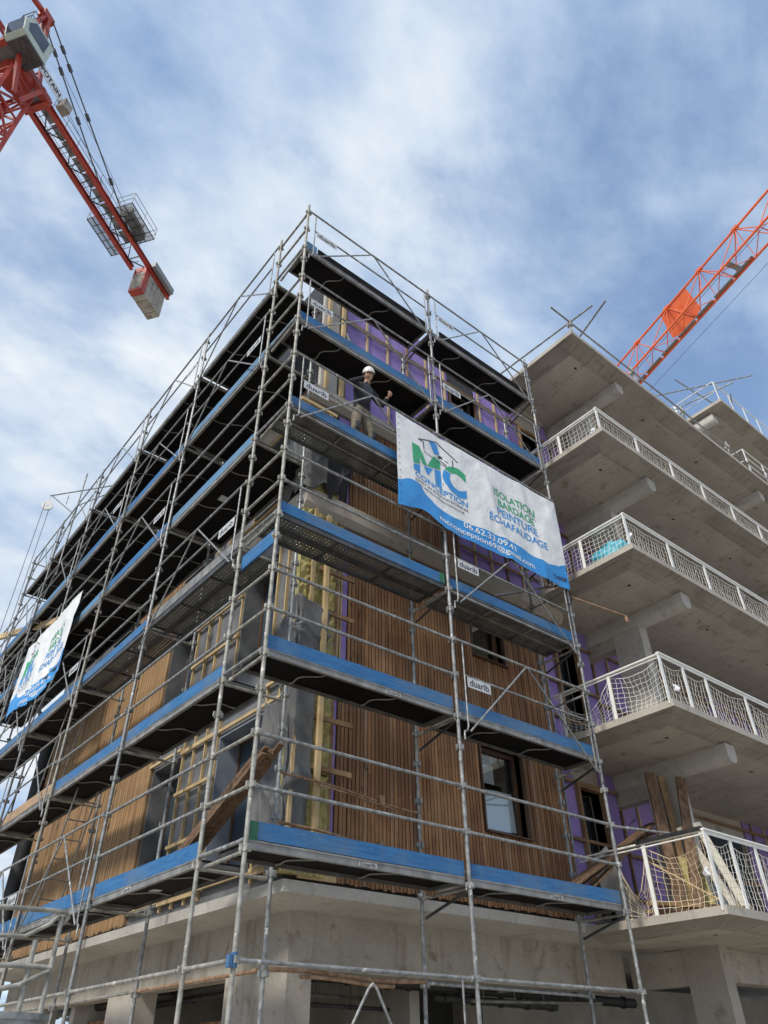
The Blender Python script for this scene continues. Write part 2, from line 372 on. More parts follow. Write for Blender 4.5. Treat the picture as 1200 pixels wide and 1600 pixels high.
vin_blue = mat('blue_vinyl', (0.02,0.22,0.58), (0.03,0.28,0.66), 0.45, 0, 3, bs=0.25, bd=0.02)
vin_green = mat('green_vinyl', (0.02,0.30,0.13), (0.03,0.36,0.16), 0.45, 0, 3, bs=0.1)
vin_white = mat('white_ink', (0.74,0.76,0.77), (0.8,0.81,0.81), 0.45, 0, 3, bs=0)

# ---------------------------------------------------------------- ground
g = MB(); g.grid(lambda u, v: ((u-0.5)*1400, (v-0.5)*1400, 0.05*math.sin(u*900)*math.cos(v*700)-0.05), 60, 60)
part('ground', g, dirt, kind='structure')
# ================================================================ timber clad corner building
A = empty('timber_building', (1.2, 1.2, 0), 'unfinished corner building with brown timber cladding behind the scaffolding', 'building')
YF, XF = 1.15, 1.15          # faces of the cladding
NB = 12.6                    # far end of the long side
# floor slab over the ground storey: 13 cm edge, underside rising a little to the edge
def slab(x0, x1, y0, y1, zt, edge, deep, run, m, parent, name='floor_slab', edges=('x0','y0'), border=None):
    mb = MB(); xi = x0+run if 'x0' in edges else x0; yi = y0+run if 'y0' in edges else y0
    v = [(x0,y0,zt),(x1,y0,zt),(x1,y1,zt),(x0,y1,zt),(x0,y0,zt-edge),(x1,y0,zt-edge),(x1,y1,zt-edge),(x0,y1,zt-edge),
         (xi,yi,zt-deep),(x1,yi,zt-deep),(x1,y1,zt-deep),(xi,y1,zt-deep)]
    mb.add(v, [(0,1,2,3),(0,4,5,1),(0,3,7,4),(8,11,10,9),(1,5,9,10,2),(3,2,10,11,7)])
    o = part(name, mb, m, parent)
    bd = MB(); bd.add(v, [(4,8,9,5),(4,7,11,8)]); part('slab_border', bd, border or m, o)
    return o
slab(1.17, 8.4, 1.13, NB, 3.37, 0.13, 0.20, 0.5, conc_lt, A)
b = MB(); b.box(2.05, 8.35, 1.80, 2.10, 2.57, 3.17); part('edge_beam', b, conc_st, A)
b = MB(); b.box(1.72, 2.02, 3.20, NB, 2.57, 3.17); part('edge_beam', b, conc_st, A)
for (x0,x1,y0,y1) in ((1.695,2.04,1.75,3.2),(1.70,2.03,5.9,7.0),(1.70,2.03,10.2,11.3)):
    b = MB(); b.box(x0,x1,y0,y1,0,3.175 if y0 < 2 else 2.572); part('pillar', b, conc_st if y0 < 2 else conc, A)
for x0 in (3.9, 7.9): b = MB(); b.box(x0,x0+0.35,5.2,5.5,0,3.165); part('pillar', b, conc, A)
b = MB(); b.box(2.03, 24, 9.3, 9.5, 0, 3.17); part('back_wall', b, plaster, A)
b = MB(); b.box(5.0, 5.2, 3.4, 9.3, 0, 3.165); part('inner_wall', b, plaster, A)
# pipes under the ceiling
for (p, q, r, m) in (((3.5,2.7,2.60),(9.6,2.6,2.52),0.075,black),((2.1,2.9,2.63),(4.6,2.8,2.57),0.05,black),((5.3,3.2,2.50),(8.3,3.3,2.46),0.06,steel_d),((2.3,3.3,2.46),(4.9,4.4,2.52),0.03,alu),((2.1,3.9,2.40),(5.0,3.9,2.36),0.028,steel_d),((5.3,2.35,2.40),(8.4,2.4,2.47),0.026,alu),
                     ((2.35,3.4,2.62),(2.5,12.0,2.58),0.08,black),((2.7,3.6,2.55),(2.9,12.0,2.52),0.05,steel_d),((6.0,2.5,2.55),(8.2,2.45,2.75),0.025,alu)):
    b = MB(); b.tube(p, q, r, 10)
    d = Vector(q)-Vector(p)
    for t in (0.08, 0.3, 0.52, 0.74, 0.95):
        c = Vector(p)+d*t; b.tube(c-d.normalized()*0.03, c+d.normalized()*0.03, r*1.25, 10); b.tube(c, (c.x, c.y, 3.17), 0.007, 5)
    part('pipe', b, m, A)

def wall_open(axis, pos, thick, a0, a1, z0, z1, holes, m, parent, name='wall'):
    aa = sorted({a0, a1, *[h[0] for h in holes], *[h[1] for h in holes]}); zs = sorted({z0, z1, *[h[2] for h in holes], *[h[3] for h in holes]})
    mb = MB()
    for i in range(len(aa)-1):
        run = None
        for j in range(len(zs)):
            solid = j < len(zs)-1 and not any(h[0] <= aa[i] and aa[i+1] <= h[1] and h[2] <= zs[j] and zs[j+1] <= h[3] for h in holes)
            if solid and run is None: run = zs[j]
            if not solid and run is not None:
                if axis == 'y': mb.box(aa[i], aa[i+1], pos, pos+thick, run, zs[j])
                else: mb.box(pos, pos+thick, aa[i], aa[i+1], run, zs[j])
                run = None
    return part(name, mb, m, parent)
# right-hand face (looks towards -Y)
WR = [(4.66,5.62,4.43,5.75),(4.70,5.50,7.28,8.50),(4.70,5.50,12.6,14.05)]
wall_open('y', 1.205, 0.30, 1.2, 6.66, 3.375, 8.75, WR[:2], membrane_blk, A)
wall_open('y', 1.205, 0.30, 1.2, 6.66, 9.0, 15.0, WR[2:], membrane_blk, A)
# long left-hand face (looks towards -X)
WL = [(1.95,3.20,3.55,5.62),(4.45,5.50,3.50,5.70),(1.95,2.95,6.55,8.35),(4.60,5.65,6.40,8.35),(2.0,2.9,9.5,11.1),(4.5,5.6,9.5,11.1),(8.2,9.2,9.5,11.1)]
wall_open('x', 1.205, 0.34, 1.51, NB, 3.375, 8.75, [h for h in WL if h[3] < 9], membrane, A)
wall_open('x', 1.205, 0.34, 1.51, NB, 9.0, 11.3, [h for h in WL if h[3] > 9], membrane, A)
wall_open('x', 1.205, 0.34, 1.51, NB, 11.3, 15.0, [], membrane_blk, A)
b = MB(); b.box(2.4, 8.3, 2.6, NB-0.1, 3.40, 14.95); part('core', b, membrane_blk, A)
b = MB(); b.box(1.25, 8.3, 1.30, NB, 15.0, 15.12); part('roof', b, conc, A)
b = MB(); b.box(1.6, 8.3, NB-0.3, NB-0.02, 3.375, 15.0); part('end_wall', b, membrane, A)
# concrete string courses
for z0, z1 in ((8.72, 9.10), (11.20, 11.52)):
    b = MB(); b.prism([(1.03,z1),(1.03,z0+0.10),(1.12,z0),(1.51,z0),(1.51,z1)], 0, 1.05, 7.3); part('ledge', b, conc, A)
    b = MB(); b.prism([(1.05,z1-0.003),(1.05,z0+0.10),(1.14,z0+0.003),(1.51,z0+0.003),(1.51,z1-0.003)], 1, 1.512, NB); part('ledge', b, conc, A)

# larch boards, one by one
board_me = {}
def board(x, z0, z1, w=0.054, jit=0.012):
    h = round(z1-z0, 2); key = h
    if key not in board_me:
        mb = MB(); c = 0.006
        mb.prism([(-w/2,0),(-w/2,-0.018),(-w/2+c,-0.024),(w/2-c,-0.024),(w/2,-0.018),(w/2,0)], 2, 0, h)
        board_me[key] = mesh_from(mb, 'board', larch)
    o = inst('board', board_me[key], A, (x, YF+0.024+random.uniform(-0.007, 0.006), z0+random.uniform(-jit, jit)), (0, 0, random.uniform(-0.02, 0.02)))
def row(x0, x1, z0, z1, holes=()):
    n = int((x1-x0)/0.0662)
    for i in range(n):
        x = x0+(i+0.5)*(x1-x0)/n
        cuts = [h for h in holes if h[0]-0.02 < x < h[1]+0.02 and h[3] > z0 and h[2] < z1]
        if not cuts:
            if random.random() < 0.33: zj = random.uniform(z0+0.5, z1-0.5); zj = round(zj, 1); board(x, z0, zj, jit=0.001); board(x, zj+0.005, z1, jit=0.001)
            else: board(x, z0, z1)
        else:
            h = cuts[0]
            if h[2]-0.05 > z0: board(x, z0, h[2]-0.03)
            if h[3] < z1-0.05: board(x, h[3]+0.01, z1)
row(1.87, 6.62, 3.41, 6.02, WR); row(2.01, 6.62, 6.04, 8.70, WR); row(1.98, 4.50, 9.12, 11.18)
# counter battens behind the boards
for z in (3.5, 4.3, 5.1, 5.9):
    b = MB(); b.box(1.87, 6.64, 1.176, 1.203, z, z+0.05) if not (4.4 < z < 5.8) else (b.box(1.87, 4.62, 1.176, 1.203, z, z+0.05), b.box(5.66, 6.64, 1.176, 1.203, z, z+0.05))
    part('batten', b, pine_dark, A)
b = MB(); b.box(6.625, 6.655, 1.14, 1.205, 3.40, 8.70); part('corner_strip', b, galv, A)

sheet_w = mat('white_film', (0.78,0.80,0.83), (0.86,0.87,0.89), 0.5, 0, 2, bs=0.1)
def window_y(x0, x1, z0, z1, y, sheet):      # window looking towards -Y
    w = MB(); t = 0.07
    for a in ((x0,x0+t,z0,z1),(x1-t,x1,z0,z1),(x0+t,x1-t,z0,z0+t),(x0+t,x1-t,z1-t,z1)): w.box(a[0],a[1],y,y+0.07,a[2],a[3])
    f = part('window', w, brown_fr, A)
    p = MB(); p.box(x0+t,x1-t,y+0.03,y+0.038,z0+t,z1-t); part('pane', p, glass, f)
    for a in ((x0-0.03,x0,z0-0.02,z1+0.03),(x1,x1+0.03,z0-0.02,z1+0.03),(x0,x1,z1,z1+0.03)): r = MB(); r.box(a[0],a[1],1.13,1.40,a[2],a[3]); part('reveal', r, brown_fr, f)
    s = MB(); s.prism([(1.08,z0-0.035),(1.08,z0-0.02),(1.40,z0),(1.40,z0-0.03)], 0, x0-0.02, x1+0.02); part('sill', s, brown_fr, f)
    if sheet:
        q = MB(); q.grid(lambda u, v: (x0+0.08+u*(x1-x0-0.16), y+0.055+0.02*v+0.012*math.sin(9*u)*v, z0+0.08+v*0.60+0.03*u), 14, 10)
        part('blind', q, sheet_w, f)
        q = MB(); q.box(x0+0.24, x0+0.52, y+0.10, y+0.11, z0+0.80, z0+1.10); part('notice', q, plate, f)
    k = MB(); k.box(x0-0.05,x1+0.05,2.2,2.25,z0-0.2,z1+0.2); k.box(x0-0.05,x1+0.05,1.51,2.2,z1+0.2,z1+0.25); part('room_back', k, plaster, f)
for k, h in enumerate(WR): window_y(*h, 1.30, k == 0)
def window_x(y0, y1, z0, z1, x, rev):
    w = MB(); t = 0.07
    for a in ((y0,y0+t,z0,z1),(y1-t,y1,z0,z1),(y0+t,y1-t,z0,z0+t),(y0+t,y1-t,z1-t,z1)): w.box(x,x+0.06,a[0],a[1],a[2],a[3])
    ym = y0+(y1-y0)*0.52; w.box(x-0.004,x+0.05,ym-0.05,ym+0.05,z0+t,z1-t)
    f = part('window', w, brown_fr, A)
    for a, bb in ((y0+t, ym-0.05), (ym+0.05, y1-t)):
        p = MB(); p.box(x+0.02,x+0.028,a,bb,z0+t,z1-t); part('pane', p, dglass, f)
    r = MB(); r.box(1.17,x,y1-0.02,y1,z0,z1); part('reveal', r, rev, f)
    r = MB(); r.box(1.17,x,y0,y1-0.02,z1-0.02,z1); part('reveal', r, rev, f)
    s = MB(); s.box(1.12,x,y0,y1-0.02,z0,z0+0.025); part('sill', s, alu, f)
for k, h in enumerate(WL): window_x(*h, 1.50, grey_fr if k == 0 else membrane)

# thin vertical slats of the long side (too fine to pick apart)
def slats(y0, y1, z0, z1):
    mb = MB(); n = int((y1-y0)/0.042)
    for i in range(n):
        y = y0+(i+0.5)*(y1-y0)/n; d = random.uniform(-0.005, 0.006)
        mb.box(1.152+d, 1.176+d, y-0.0165, y+0.0165, z0+random.uniform(-0.02, 0.02), z1+random.uniform(-0.02, 0.02))
    part('slat_cladding', mb, slat_m, A, kind='stuff')
    for z in (z0+0.3, (z0+z1)/2, z1-0.3):
        b = MB(); b.box(1.178, 1.204, y0, y1, z, z+0.05); part('batten', b, pine_dark, A)
    b = MB(); b.box(1.15, 1.204, y0-0.04, y0-0.012, z0, z1); part('end_batten', b, pine_dark, A)
slats(5.62, 8.45, 3.40, 6.03); slats(8.55, 11.6, 3.40, 6.03); slats(5.75, 8.6, 6.08, 8.52); slats(8.7, 11.9, 6.08, 8.52); slats(5.75, 8.0, 9.12, 11.18)
# rolled edge of membrane at the far end of each storey
for z0, z1, y in ((3.4, 6.0, 11.95), (6.1, 8.4, 12.2)):
    b = MB(); b.tube((1.10, y, z0), (1.10, y, z1), 0.17, 16); part('membrane_roll', b, membrane_blk, A)

# battens over the membrane of the long side
def vb(y, z0, z1, x=1.16): b = MB(); b.box(x, 1.204, y-0.016, y+0.016, z0, z1); part('batten', b, pine, A)
def hb(y0, y1, z, x=1.125): b = MB(); b.box(x, 1.158, y0, y1, z-0.024, z+0.024); part('batten', b, pine, A)
for y in (3.27, 3.66, 4.05, 4.42): vb(y, 3.42, 6.05)
for z in (3.52, 4.28, 5.05, 5.72): hb(3.22, 4.44, z)
for y in (1.32, 1.56, 1.90): vb(y, 3.42, 6.05)
for z in (3.52, 5.70, 5.98): hb(1.30, 4.44 if z > 5.6 else 1.93, z+0.004, 1.128)
hb(4.44, 5.6, 5.78)
hb(1.30, 5.6, 3.56, 1.122)
for y in (3.02, 3.40, 3.78, 4.16, 4.57): vb(y, 6.10, 8.70)
for z in (6.5, 7.25, 8.0, 8.5): hb(2.98, 4.58, z)
for y in (1.35, 1.62, 1.90): vb(y, 6.10, 8.70)
for y in (1.4, 1.9, 2.95, 3.4, 3.85, 4.3, 5.7): vb(y, 9.12, 11.18)
for z in (9.9, 10.75): hb(2.95, 4.42, z); hb(1.3, 1.95, z)
for z in (9.4, 11.12): hb(1.3, 5.7, z)
b = MB(); b.grid(lambda u, v: (1.196, 1.3+u*4.3, 9.12+v*0.34), 2, 2); 
# ---- corner strip of the right-hand face: wool, foam strip, battens
def lumpy(x0, x1, z0, z1, y, amp, m, name):
    mb = MB(); nu = max(4, int((x1-x0)/0.05)); nv = max(8, int((z1-z0)/0.06))
    mb.grid(lambda u, v: (x0+u*(x1-x0)+random.uniform(-.008,.008), y+random.uniform(0, amp), z0+v*(z1-z0)+random.uniform(-.01,.01)), nu, nv, smooth=False)
    mb.box(x0+0.005, x1-0.005, y+amp, 1.204, z0+0.01, z1-0.01)
    part(name, mb, m, A)
for z0, z1 in ((3.42, 4.6), (4.62, 5.8), (5.82, 7.0), (7.02, 8.2), (8.22, 8.7)):
    lumpy(1.05, 1.38, z0, z1, 1.035, 0.045, wool, 'insulation'); lumpy(1.39, 1.70, z0, z1, 1.05, 0.045, wool, 'insulation')
for z0, z1 in ((9.12, 10.2),): lumpy(1.06, 1.72, z0, z1, 1.06, 0.04, wool, 'insulation')
b = MB(); b.box(1.705, 1.80, 1.13, 1.2, 3.42, 8.7); part('stud', b, pine_dark, A)
b = MB(); b.box(1.805, 1.86, 1.165, 1.203, 3.42, 6.03); part('foam_strip', b, purple, A)
b = MB(); b.box(1.83, 1.995, 1.165, 1.203, 6.04, 8.70); part('foam_strip', b, purple, A)
b = MB(); b.box(1.73, 1.97, 1.165, 1.203, 9.12, 11.18); part('foam_strip', b, purple, A)
for x in (1.815, 1.865): b = MB(); b.box(x-0.014, x+0.014, 1.13, 1.165, 6.04, 8.7); part('batten', b, pine, A)
for x in (1.24, 1.10): b = MB(); b.box(x-0.025, x+0.025, 0.985, 1.03, 6.9 if x > 1.2 else 3.6, 8.7 if x > 1.2 else 5.9); part('batten', b, pine, A)
b = MB(); b.box(1.40, 1.465, 0.90, 0.965, 3.55, 8.6); part('post', b, pine, A)
for z in (4.66, 5.32, 6.92, 7.62):
    b = MB(); b.box(1.34, 2.00, 0.967, 1.005, z-0.035, z+0.03); part('batten', b, pine_dark, A)
# loose sheets and boards low at the corner, just above the slab
b = MB(); b.box(1.35, 1.9, 1.10, 1.15, 3.40, 3.46); part('batten', b, pine, A)
# ---- purple foam panels with battens, upper storeys of the right-hand face
def foam_field(x0, x1, z0, z1, y=1.205, vstep=0.6, hz=(), par=A, holes=()):
    n = max(1, round((x1-x0)/1.2))
    for i in range(n):
        a = x0+i*(x1-x0)/n; c = x0+(i+1)*(x1-x0)/n
        zc = [z0]+[z for z in (z0+1.25,) if z < z1-0.3]+[z1]
        for k in range(len(zc)-1):
            p0, p1 = a+0.004, c-0.004
            segs = [(p0, p1)]
            for h in holes:
                if h[2] < zc[k+1] and h[3] > zc[k]:
                    segs = [s_ for (q0, q1) in segs for s_ in ((q0, min(q1, h[0]-0.05)), (max(q0, h[1]+0.05), q1)) if s_[1]-s_[0] > 0.03]
            for q0, q1 in segs:
                b = MB(); b.box(q0, q1, y-0.035, y-0.002, zc[k]+0.003, zc[k+1]-0.003); o = part('foam_panel', b, purple, par)
                if q1-q0 > 0.5:
                    mk = MB()
                    for t in range(random.randint(1, 2)):
                        mx = random.uniform(q0+0.15, q1-0.3); mz = random.uniform(zc[k]+0.3, zc[k+1]-0.2); sl_ = random.choice((0.5, -0.5, 0.35))
                        for c_ in range(6):
                            xx = mx+c_*0.045; zz_ = mz+c_*0.045*sl_
                            mk.poly([(xx, y-0.0365, zz_), (xx+0.018, y-0.0365, zz_+random.uniform(0.02,0.05)), (xx+0.03, y-0.0365, zz_+random.uniform(-0.015,0.02))], 0.0045, 4)
                    part('print_mark', mk, ink, o)
    k = 0; x = x0+0.03
    while x < x1:
        if not any(h[0]-0.04 < x < h[1]+0.04 for h in holes): b = MB(); b.box(x-0.02, x+0.02, y-0.073, y-0.036, z0, z1); part('batten', b, pine if k % 3 else pine_dark, par)
        x += vstep; k += 1
    for z in hz:
        b = MB(); b.box(x0, x1, y-0.11, y-0.075, z-0.025, z+0.025); part('batten', b, pine_dark, par)
foam_field(4.52, 6.62, 9.12, 11.18, hz=(9.5, 10.4), vstep=0.45)
foam_field(1.75, 6.62, 11.54, 14.95, hz=(13.95,), vstep=0.55, holes=[WR[2]])
for x in (1.28, 1.62): b = MB(); b.box(x, x+0.07, 1.03, 1.1, 11.54, 14.9); part('post', b, pine, A)
b = MB(); b.beam((1.72, 1.06, 13.4), (2.05, 1.06, 12.6), 0.03, 0.07, (0,1,0)); part('batten', b, plaster, A)
b = MB(); b.box(1.22, 1.60, 1.12, 1.2, 11.54, 14.9); part('panel', b, plaster, A)
# ================================================================ concrete building with terraces
Bd = empty('concrete_building', (8.5, 1.3, 0), 'bare concrete building with stacked terraces and round beams', 'building')
TX, TY = 6.62, -1.2
TZ = [3.32, 6.20, 9.18, 12.10, 15.35]
for i, z in enumerate(TZ):
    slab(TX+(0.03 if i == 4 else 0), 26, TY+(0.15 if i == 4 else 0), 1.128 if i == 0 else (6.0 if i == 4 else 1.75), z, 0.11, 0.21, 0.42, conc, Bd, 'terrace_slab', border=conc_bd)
slab(14.6, 26, -1.05, 6.0, 18.25, 0.11, 0.21, 0.42, conc, Bd, 'terrace_slab', border=conc_bd)
def round_beam(x, z, y0, y1, parent=Bd, r=0.145):
    prof = [(x-r, z+0.1)]+[(x-r*math.cos(t), z-r*0.5-r*math.sin(t)) for t in [math.pi*k/12 for k in range(13)]]+[(x+r, z+0.1)]
    b = MB(); n = len(prof)
    b.prism(prof, 1, y0, y1); 
    for i in range(len(b.f)-2): b.sm[i] = False
    part('round_beam', b, conc_lt, parent)
for z in TZ[1:4]: round_beam(8.62, z-0.31, -0.93, 1.7)
round_beam(8.75, TZ[4]-0.31, -0.78, 1.7); round_beam(15.6, TZ[4]-0.31, -0.78, 1.7); round_beam(14.9, 17.93, -0.6, 1.7)
for z in TZ[1:4]: round_beam(15.4, z-0.31, -0.93, 1.7)
zb = [0]+TZ
for i in range(5):
    top = zb[i+1]-0.21 if i == 0 else zb[i+1]-0.42
    b = MB(); b.box(8.5, 8.76, 0.12, 0.75, zb[i], top); part('fin_column', b, conc_lt if i else conc, Bd)
    b = MB(); b.box(15.2, 15.46, 0.12, 0.75, zb[i], top); part('fin_column', b, conc, Bd)
b = MB(); b.box(15.0, 15.3, -0.1, 0.6, 15.35, 18.04); part('fin_column', b, conc_lt, Bd)
b = MB(); b.box(8.515, 8.745, 0.752, 1.79, 2.62, 3.1); part('cross_beam', b, conc, Bd)
b = MB(); b.box(8.765, 26, 0.30, 0.62, 2.66, 3.108); part('edge_beam', b, conc, Bd)
for z in TZ[1:]:
    b = MB(); b.box(8.52, 8.74, 0.752, 1.6, z-0.75, z-0.42); part('cross_beam', b, conc, Bd)
# recessed walls: foam boards and battens round open doorways
WY = 1.62
for i in range(4):
    z0 = TZ[i]+0.005; z1 = TZ[i+1]-0.212
    door = (7.30, 7.98, z0, z0+2.25)
    wall_open('y', 1.42, 0.2, 6.665, 8.49, z0, z1, [door], conc, Bd)
    foam_field(6.68, 8.46, z0, z1, 1.42, 0.6, (z0+0.62, z0+1.35, z0+2.33), Bd, [door])
    b = MB(); b.box(7.24, 7.30, 1.30, 1.60, z0, z0+2.3); b.box(7.98, 8.04, 1.30, 1.60, z0, z0+2.3); b.box(7.30, 7.98, 1.30, 1.6, z0+2.25, z0+2.31); f = part('door_frame', b, pine_dark, Bd)
    b = MB(); b.box(7.5, 7.98, 1.72, 1.76, z0+0.9, z0+2.2); part('pane', b, dglass, f)
    b = MB(); b.box(7.2, 8.1, 2.35, 2.4, z0, z1); part('inner_wall', b, plaster, f)
    wall_open('y', WY, 0.2, 8.50, 26, z0, z1, [(11.4,13.4,z0,z0+2.25),(18,20,z0,z0+2.25)], conc, Bd)
    foam_field(8.78, 16.0, z0, z1, WY, 0.55, (z0+0.62, z0+1.35, z1-0.2), Bd, [(11.4,13.4,z0,z0+2.25)])
    for w0, w1 in ((11.4,13.4),(18,20)):
        b = MB(); b.box(w0, w1, WY+0.1, WY+0.13, z0, z0+2.25); part('pane', b, dglass, Bd)
b = MB(); b.box(8.8, 26, 2.3, 12.5, 3.4, 15.1); part('core', b, plaster, Bd)
b = MB(); b.box(15.3, 26, 1.6, 6, 15.36, 18.0); part('upper_wall', b, conc_lt, Bd)
b = MB(); b.box(8.8, 26, 5.6, 5.8, 0, 3.1); part('back_wall', b, plaster, Bd)
for x in (12.0, 15.5, 19): b = MB(); b.box(x, x+0.26, 0.0, 0.66, 0, 2.655); part('fin_column', b, conc, Bd)
# drip streaks are in the concrete; small weep holes under the slabs
for i, z in enumerate(TZ):
    for (hx, hy) in ((7.5, -0.45), (10.3, -0.4), (12.9, -0.35)):
        b = MB(); b.tube((hx, hy, z-0.2135), (hx, hy, z-0.15), 0.035, 10); part('weep_hole', b, black, Bd)

for i, z in enumerate(TZ):        # joints of the formwork sheets on each soffit
    for x in (7.6, 8.95, 10.2, 11.45, 12.7, 13.95, 15.2):
        b = MB(); b.box(x-0.004, x+0.004, -0.76, 1.1, z-0.2122, z-0.205); part('formwork_joint', b, conc_bd, Bd)
    b = MB(); b.box(7.1, 16.5, 0.246, 0.254, z-0.2124, z-0.205); part('formwork_joint', b, conc_bd, Bd)
# ---- white railings, nets
def railing(z, h, xs, ys, label, xend, front=True, ty=TY):
    r = empty('terrace_railing', (TX+0.05, ty+0.05, z), label, 'railing', 'white railings of the terraces')
    yo, xo = ty+0.06, TX+0.06
    for x in xs:
        b = MB(); b.box(x-0.035, x+0.035, yo-0.008, yo+0.008, z-0.06, z+h); part('post', b, white, r)
    for y in ys:
        b = MB(); b.box(xo-0.008, xo+0.008, y-0.03, y+0.03, z-0.02, z+h); part('post', b, white, r)
    b = MB(); b.box(xs[0]-0.03, xend, yo-0.03, yo+0.03, z+h, z+h+0.022); b.box(xs[0], xend, yo-0.004, yo+0.004, z+h-0.05, z+h); part('top_rail', b, white, r)
    b = MB(); b.box(xo-0.03, xo+0.03, yo+0.032, 1.1, z+h+0.002, z+h+0.024); b.tube((xo, yo+0.03, z+h-0.04), (xo, 1.1, z+h-0.04), 0.012, 6); part('top_rail', b, white, r)
    return r
XS = [[6.64,7.30,8.0,9.3,10.6,11.9],[6.64,7.31,8.0,9.3,10.6,11.9],[6.66,8.06,9.37,10.68,12.0,13.25,14.5],[6.66,8.02,9.35,10.64,11.96,13.25,14.5,15.8]]
HH = [0.95, 0.80, 0.70, 0.58]
LB = ['white railing of the lowest terrace with planks leaning behind it', 'white railing of the second terrace up, beside the concrete column',
      'white railing of the terrace holding the blue bag', 'white railing of the terrace under the roof slab']
for i in range(4):
    railing(TZ[i], HH[i], XS[i], [-0.10] + ([0.95] if i != 0 else []), LB[i], XS[i][-1]+0.03)
def net(name, pts, z, h, m, label, sag, cell=0.088, bulge=0.10, seed=1, droop=()):
    rnd = random.Random(seed)
    # pts: posts in plan; net hangs between them
    nh = max(4, int(h/cell)); P = []
    for k in range(len(pts)-1):
        a, c = Vector((*pts[k], 0)), Vector((*pts[k+1], 0)); L = (c-a).length; n = max(2, round(L/cell))
        nrm = Vector((-(c-a).y, (c-a).x, 0)).normalized()
        for i in range(n + (1 if k == len(pts)-2 else 0)):
            t = i/n; s_ = math.sin(math.pi*t); colm = []
            dr = sag + (droop[k] if k < len(droop) else 0)
            for j in range(nh+1):
                vv = j/nh; zt = h*(1-dr*s_); bl = bulge*s_*math.sin(math.pi*min(1, vv*0.9+0.1))
                colm.append(a+(c-a)*t+nrm*(bl+rnd.uniform(-.012,.012))+(c-a).normalized()*rnd.uniform(-.015,.015)+Vector((0,0,z+0.015+vv*zt+rnd.uniform(-.008,.008))))
            P.append(colm)
    mb = MB(); r = 0.0036
    for i, c in enumerate(P):
        mb.poly(c, r, 3)
    for j in range(nh+1): mb.poly([c[j] for c in P], r*(1.9 if j == nh else 1), 3)
    solo(name, mb, m, P[0][0], label=label, cat='safety net', group='rope nets on the railings')
yi = TY+0.09; xi = TX+0.09
for i in range(4):
    side = [(xi, 1.05), (xi, -0.10), (xi, yi)] if i != 0 else [(xi, 0.45), (xi, -0.10), (xi, yi)]
    net('safety_net', side, TZ[i], HH[i]-0.06, net_o if i == 0 else net_m,
        ['yellowish rope net on the short side of the lowest terrace railing', 'sagging rope net on the short side of the second terrace up',
         'rope net on the short side of the terrace holding the blue bag', 'rope net on the short side of the terrace under the roof slab'][i],
        [0.25, 0.16, 0.06, 0.04][i], seed=i+3, bulge=0.10 if i < 2 else 0.04, droop=(0.45, 0.0) if i in (0, 1) else (0, 0))
    net('safety_net', [(x, yi) for x in XS[i]], TZ[i], HH[i]-0.10, net_m,
        ['white rope net along the long front railing of the lowest terrace', 'white rope net along the front railing beside the concrete column, second terrace up',
         'white rope net along the front railing of the terrace holding the blue bag', 'white rope net along the front railing under the roof slab'][i],
        [0.10, 0.12, 0.07, 0.04][i], seed=i+11, bulge=0.03)
# black foam sleeve on the lowest railing's short side
b = MB(); b.beam((TX+0.06, -1.10, TZ[0]+0.985), (TX+0.06, 0.0, TZ[0]+0.985), 0.07, 0.06)
solo('foam_sleeve', b, black, (TX+0.06, -0.5, TZ[0]+0.95), label='black foam sleeve over the short rail of the lowest terrace', cat='foam sleeve')
# roof edge protection of scaffold tubes
er = empty('roof_guard', (6.9, -0.95, 15.36), 'scaffold tube edge protection clamped along the flat roof slab', 'guard rail')
for (p, q) in (((6.75, 1.9, 15.92), (6.90, -1.6, 15.90)), ((6.2, -0.93, 15.95), (11.7, -1.02, 15.72)), ((11.4, -1.0, 15.76), (17.5, -1.0, 15.70)), ((7.6, -0.2, 15.86), (7.0, -1.9, 15.86))):
    b = MB(); b.tube(p, q, 0.024, 8); part('tube', b, galv, er)
for (x, y) in ((6.9, -0.92), (9.35, -0.95), (11.6, -0.95), (13.9, -0.95)):
    b = MB(); b.tube((x, y, 15.36), (x, y, 16.05), 0.028, 8); b.box(x-0.05, x+0.05, y-0.06, y+0.06, 15.80, 15.90); b.box(x-0.09, x+0.09, y-0.09, y+0.09, 15.352, 15.37); part('clamp_post', b, galv_old, er)
ur = empty('upper_railing', (14.7, -1.0, 18.25), 'thin white railing round the highest roof slab at the far right', 'railing')
for x in (14.7, 15.6, 16.5, 17.4, 18.3, 19.2): b = MB(); b.box(x-0.03, x+0.03, -1.0, -0.985, 18.25, 19.1); part('post', b, white, ur)
for y in (0.4, 1.8): b = MB(); b.box(14.69, 14.705, y-0.03, y+0.03, 18.25, 19.1); part('post', b, white, ur)
b = MB(); b.tube((14.7, -0.99, 19.11), (22, -0.99, 19.11), 0.02, 6); b.tube((14.7, -0.99, 19.11), (14.7, 3, 19.11), 0.02, 6); b.tube((14.7, -0.99, 18.7), (14.7, 3, 18.7), 0.012, 6); part('top_rail', b, white, ur)
for (p, q) in (((13.6, 0.6, 19.0), (15.6, -1.9, 19.25)), ((14.2, 1.6, 18.75), (14.9, -1.5, 18.8)), ((13.9, -0.2, 19.35), (17.0, -0.8, 18.7)), ((15.4, -1.15, 18.9), (17.6, -0.2, 19.4))): b = MB(); b.tube(p, q, 0.022, 7); part('loose_tube', b, galv, ur)
lr = empty('upper_railing', (14.6, -1.0, 15.36), 'white railing on the roof slab beside the highest storey', 'railing')
for x in (14.9, 16.0, 17.1, 18.2, 19.3): b = MB(); b.box(x-0.035, x+0.035, -1.0, -0.985, 15.36, 16.3); part('post', b, white, lr)
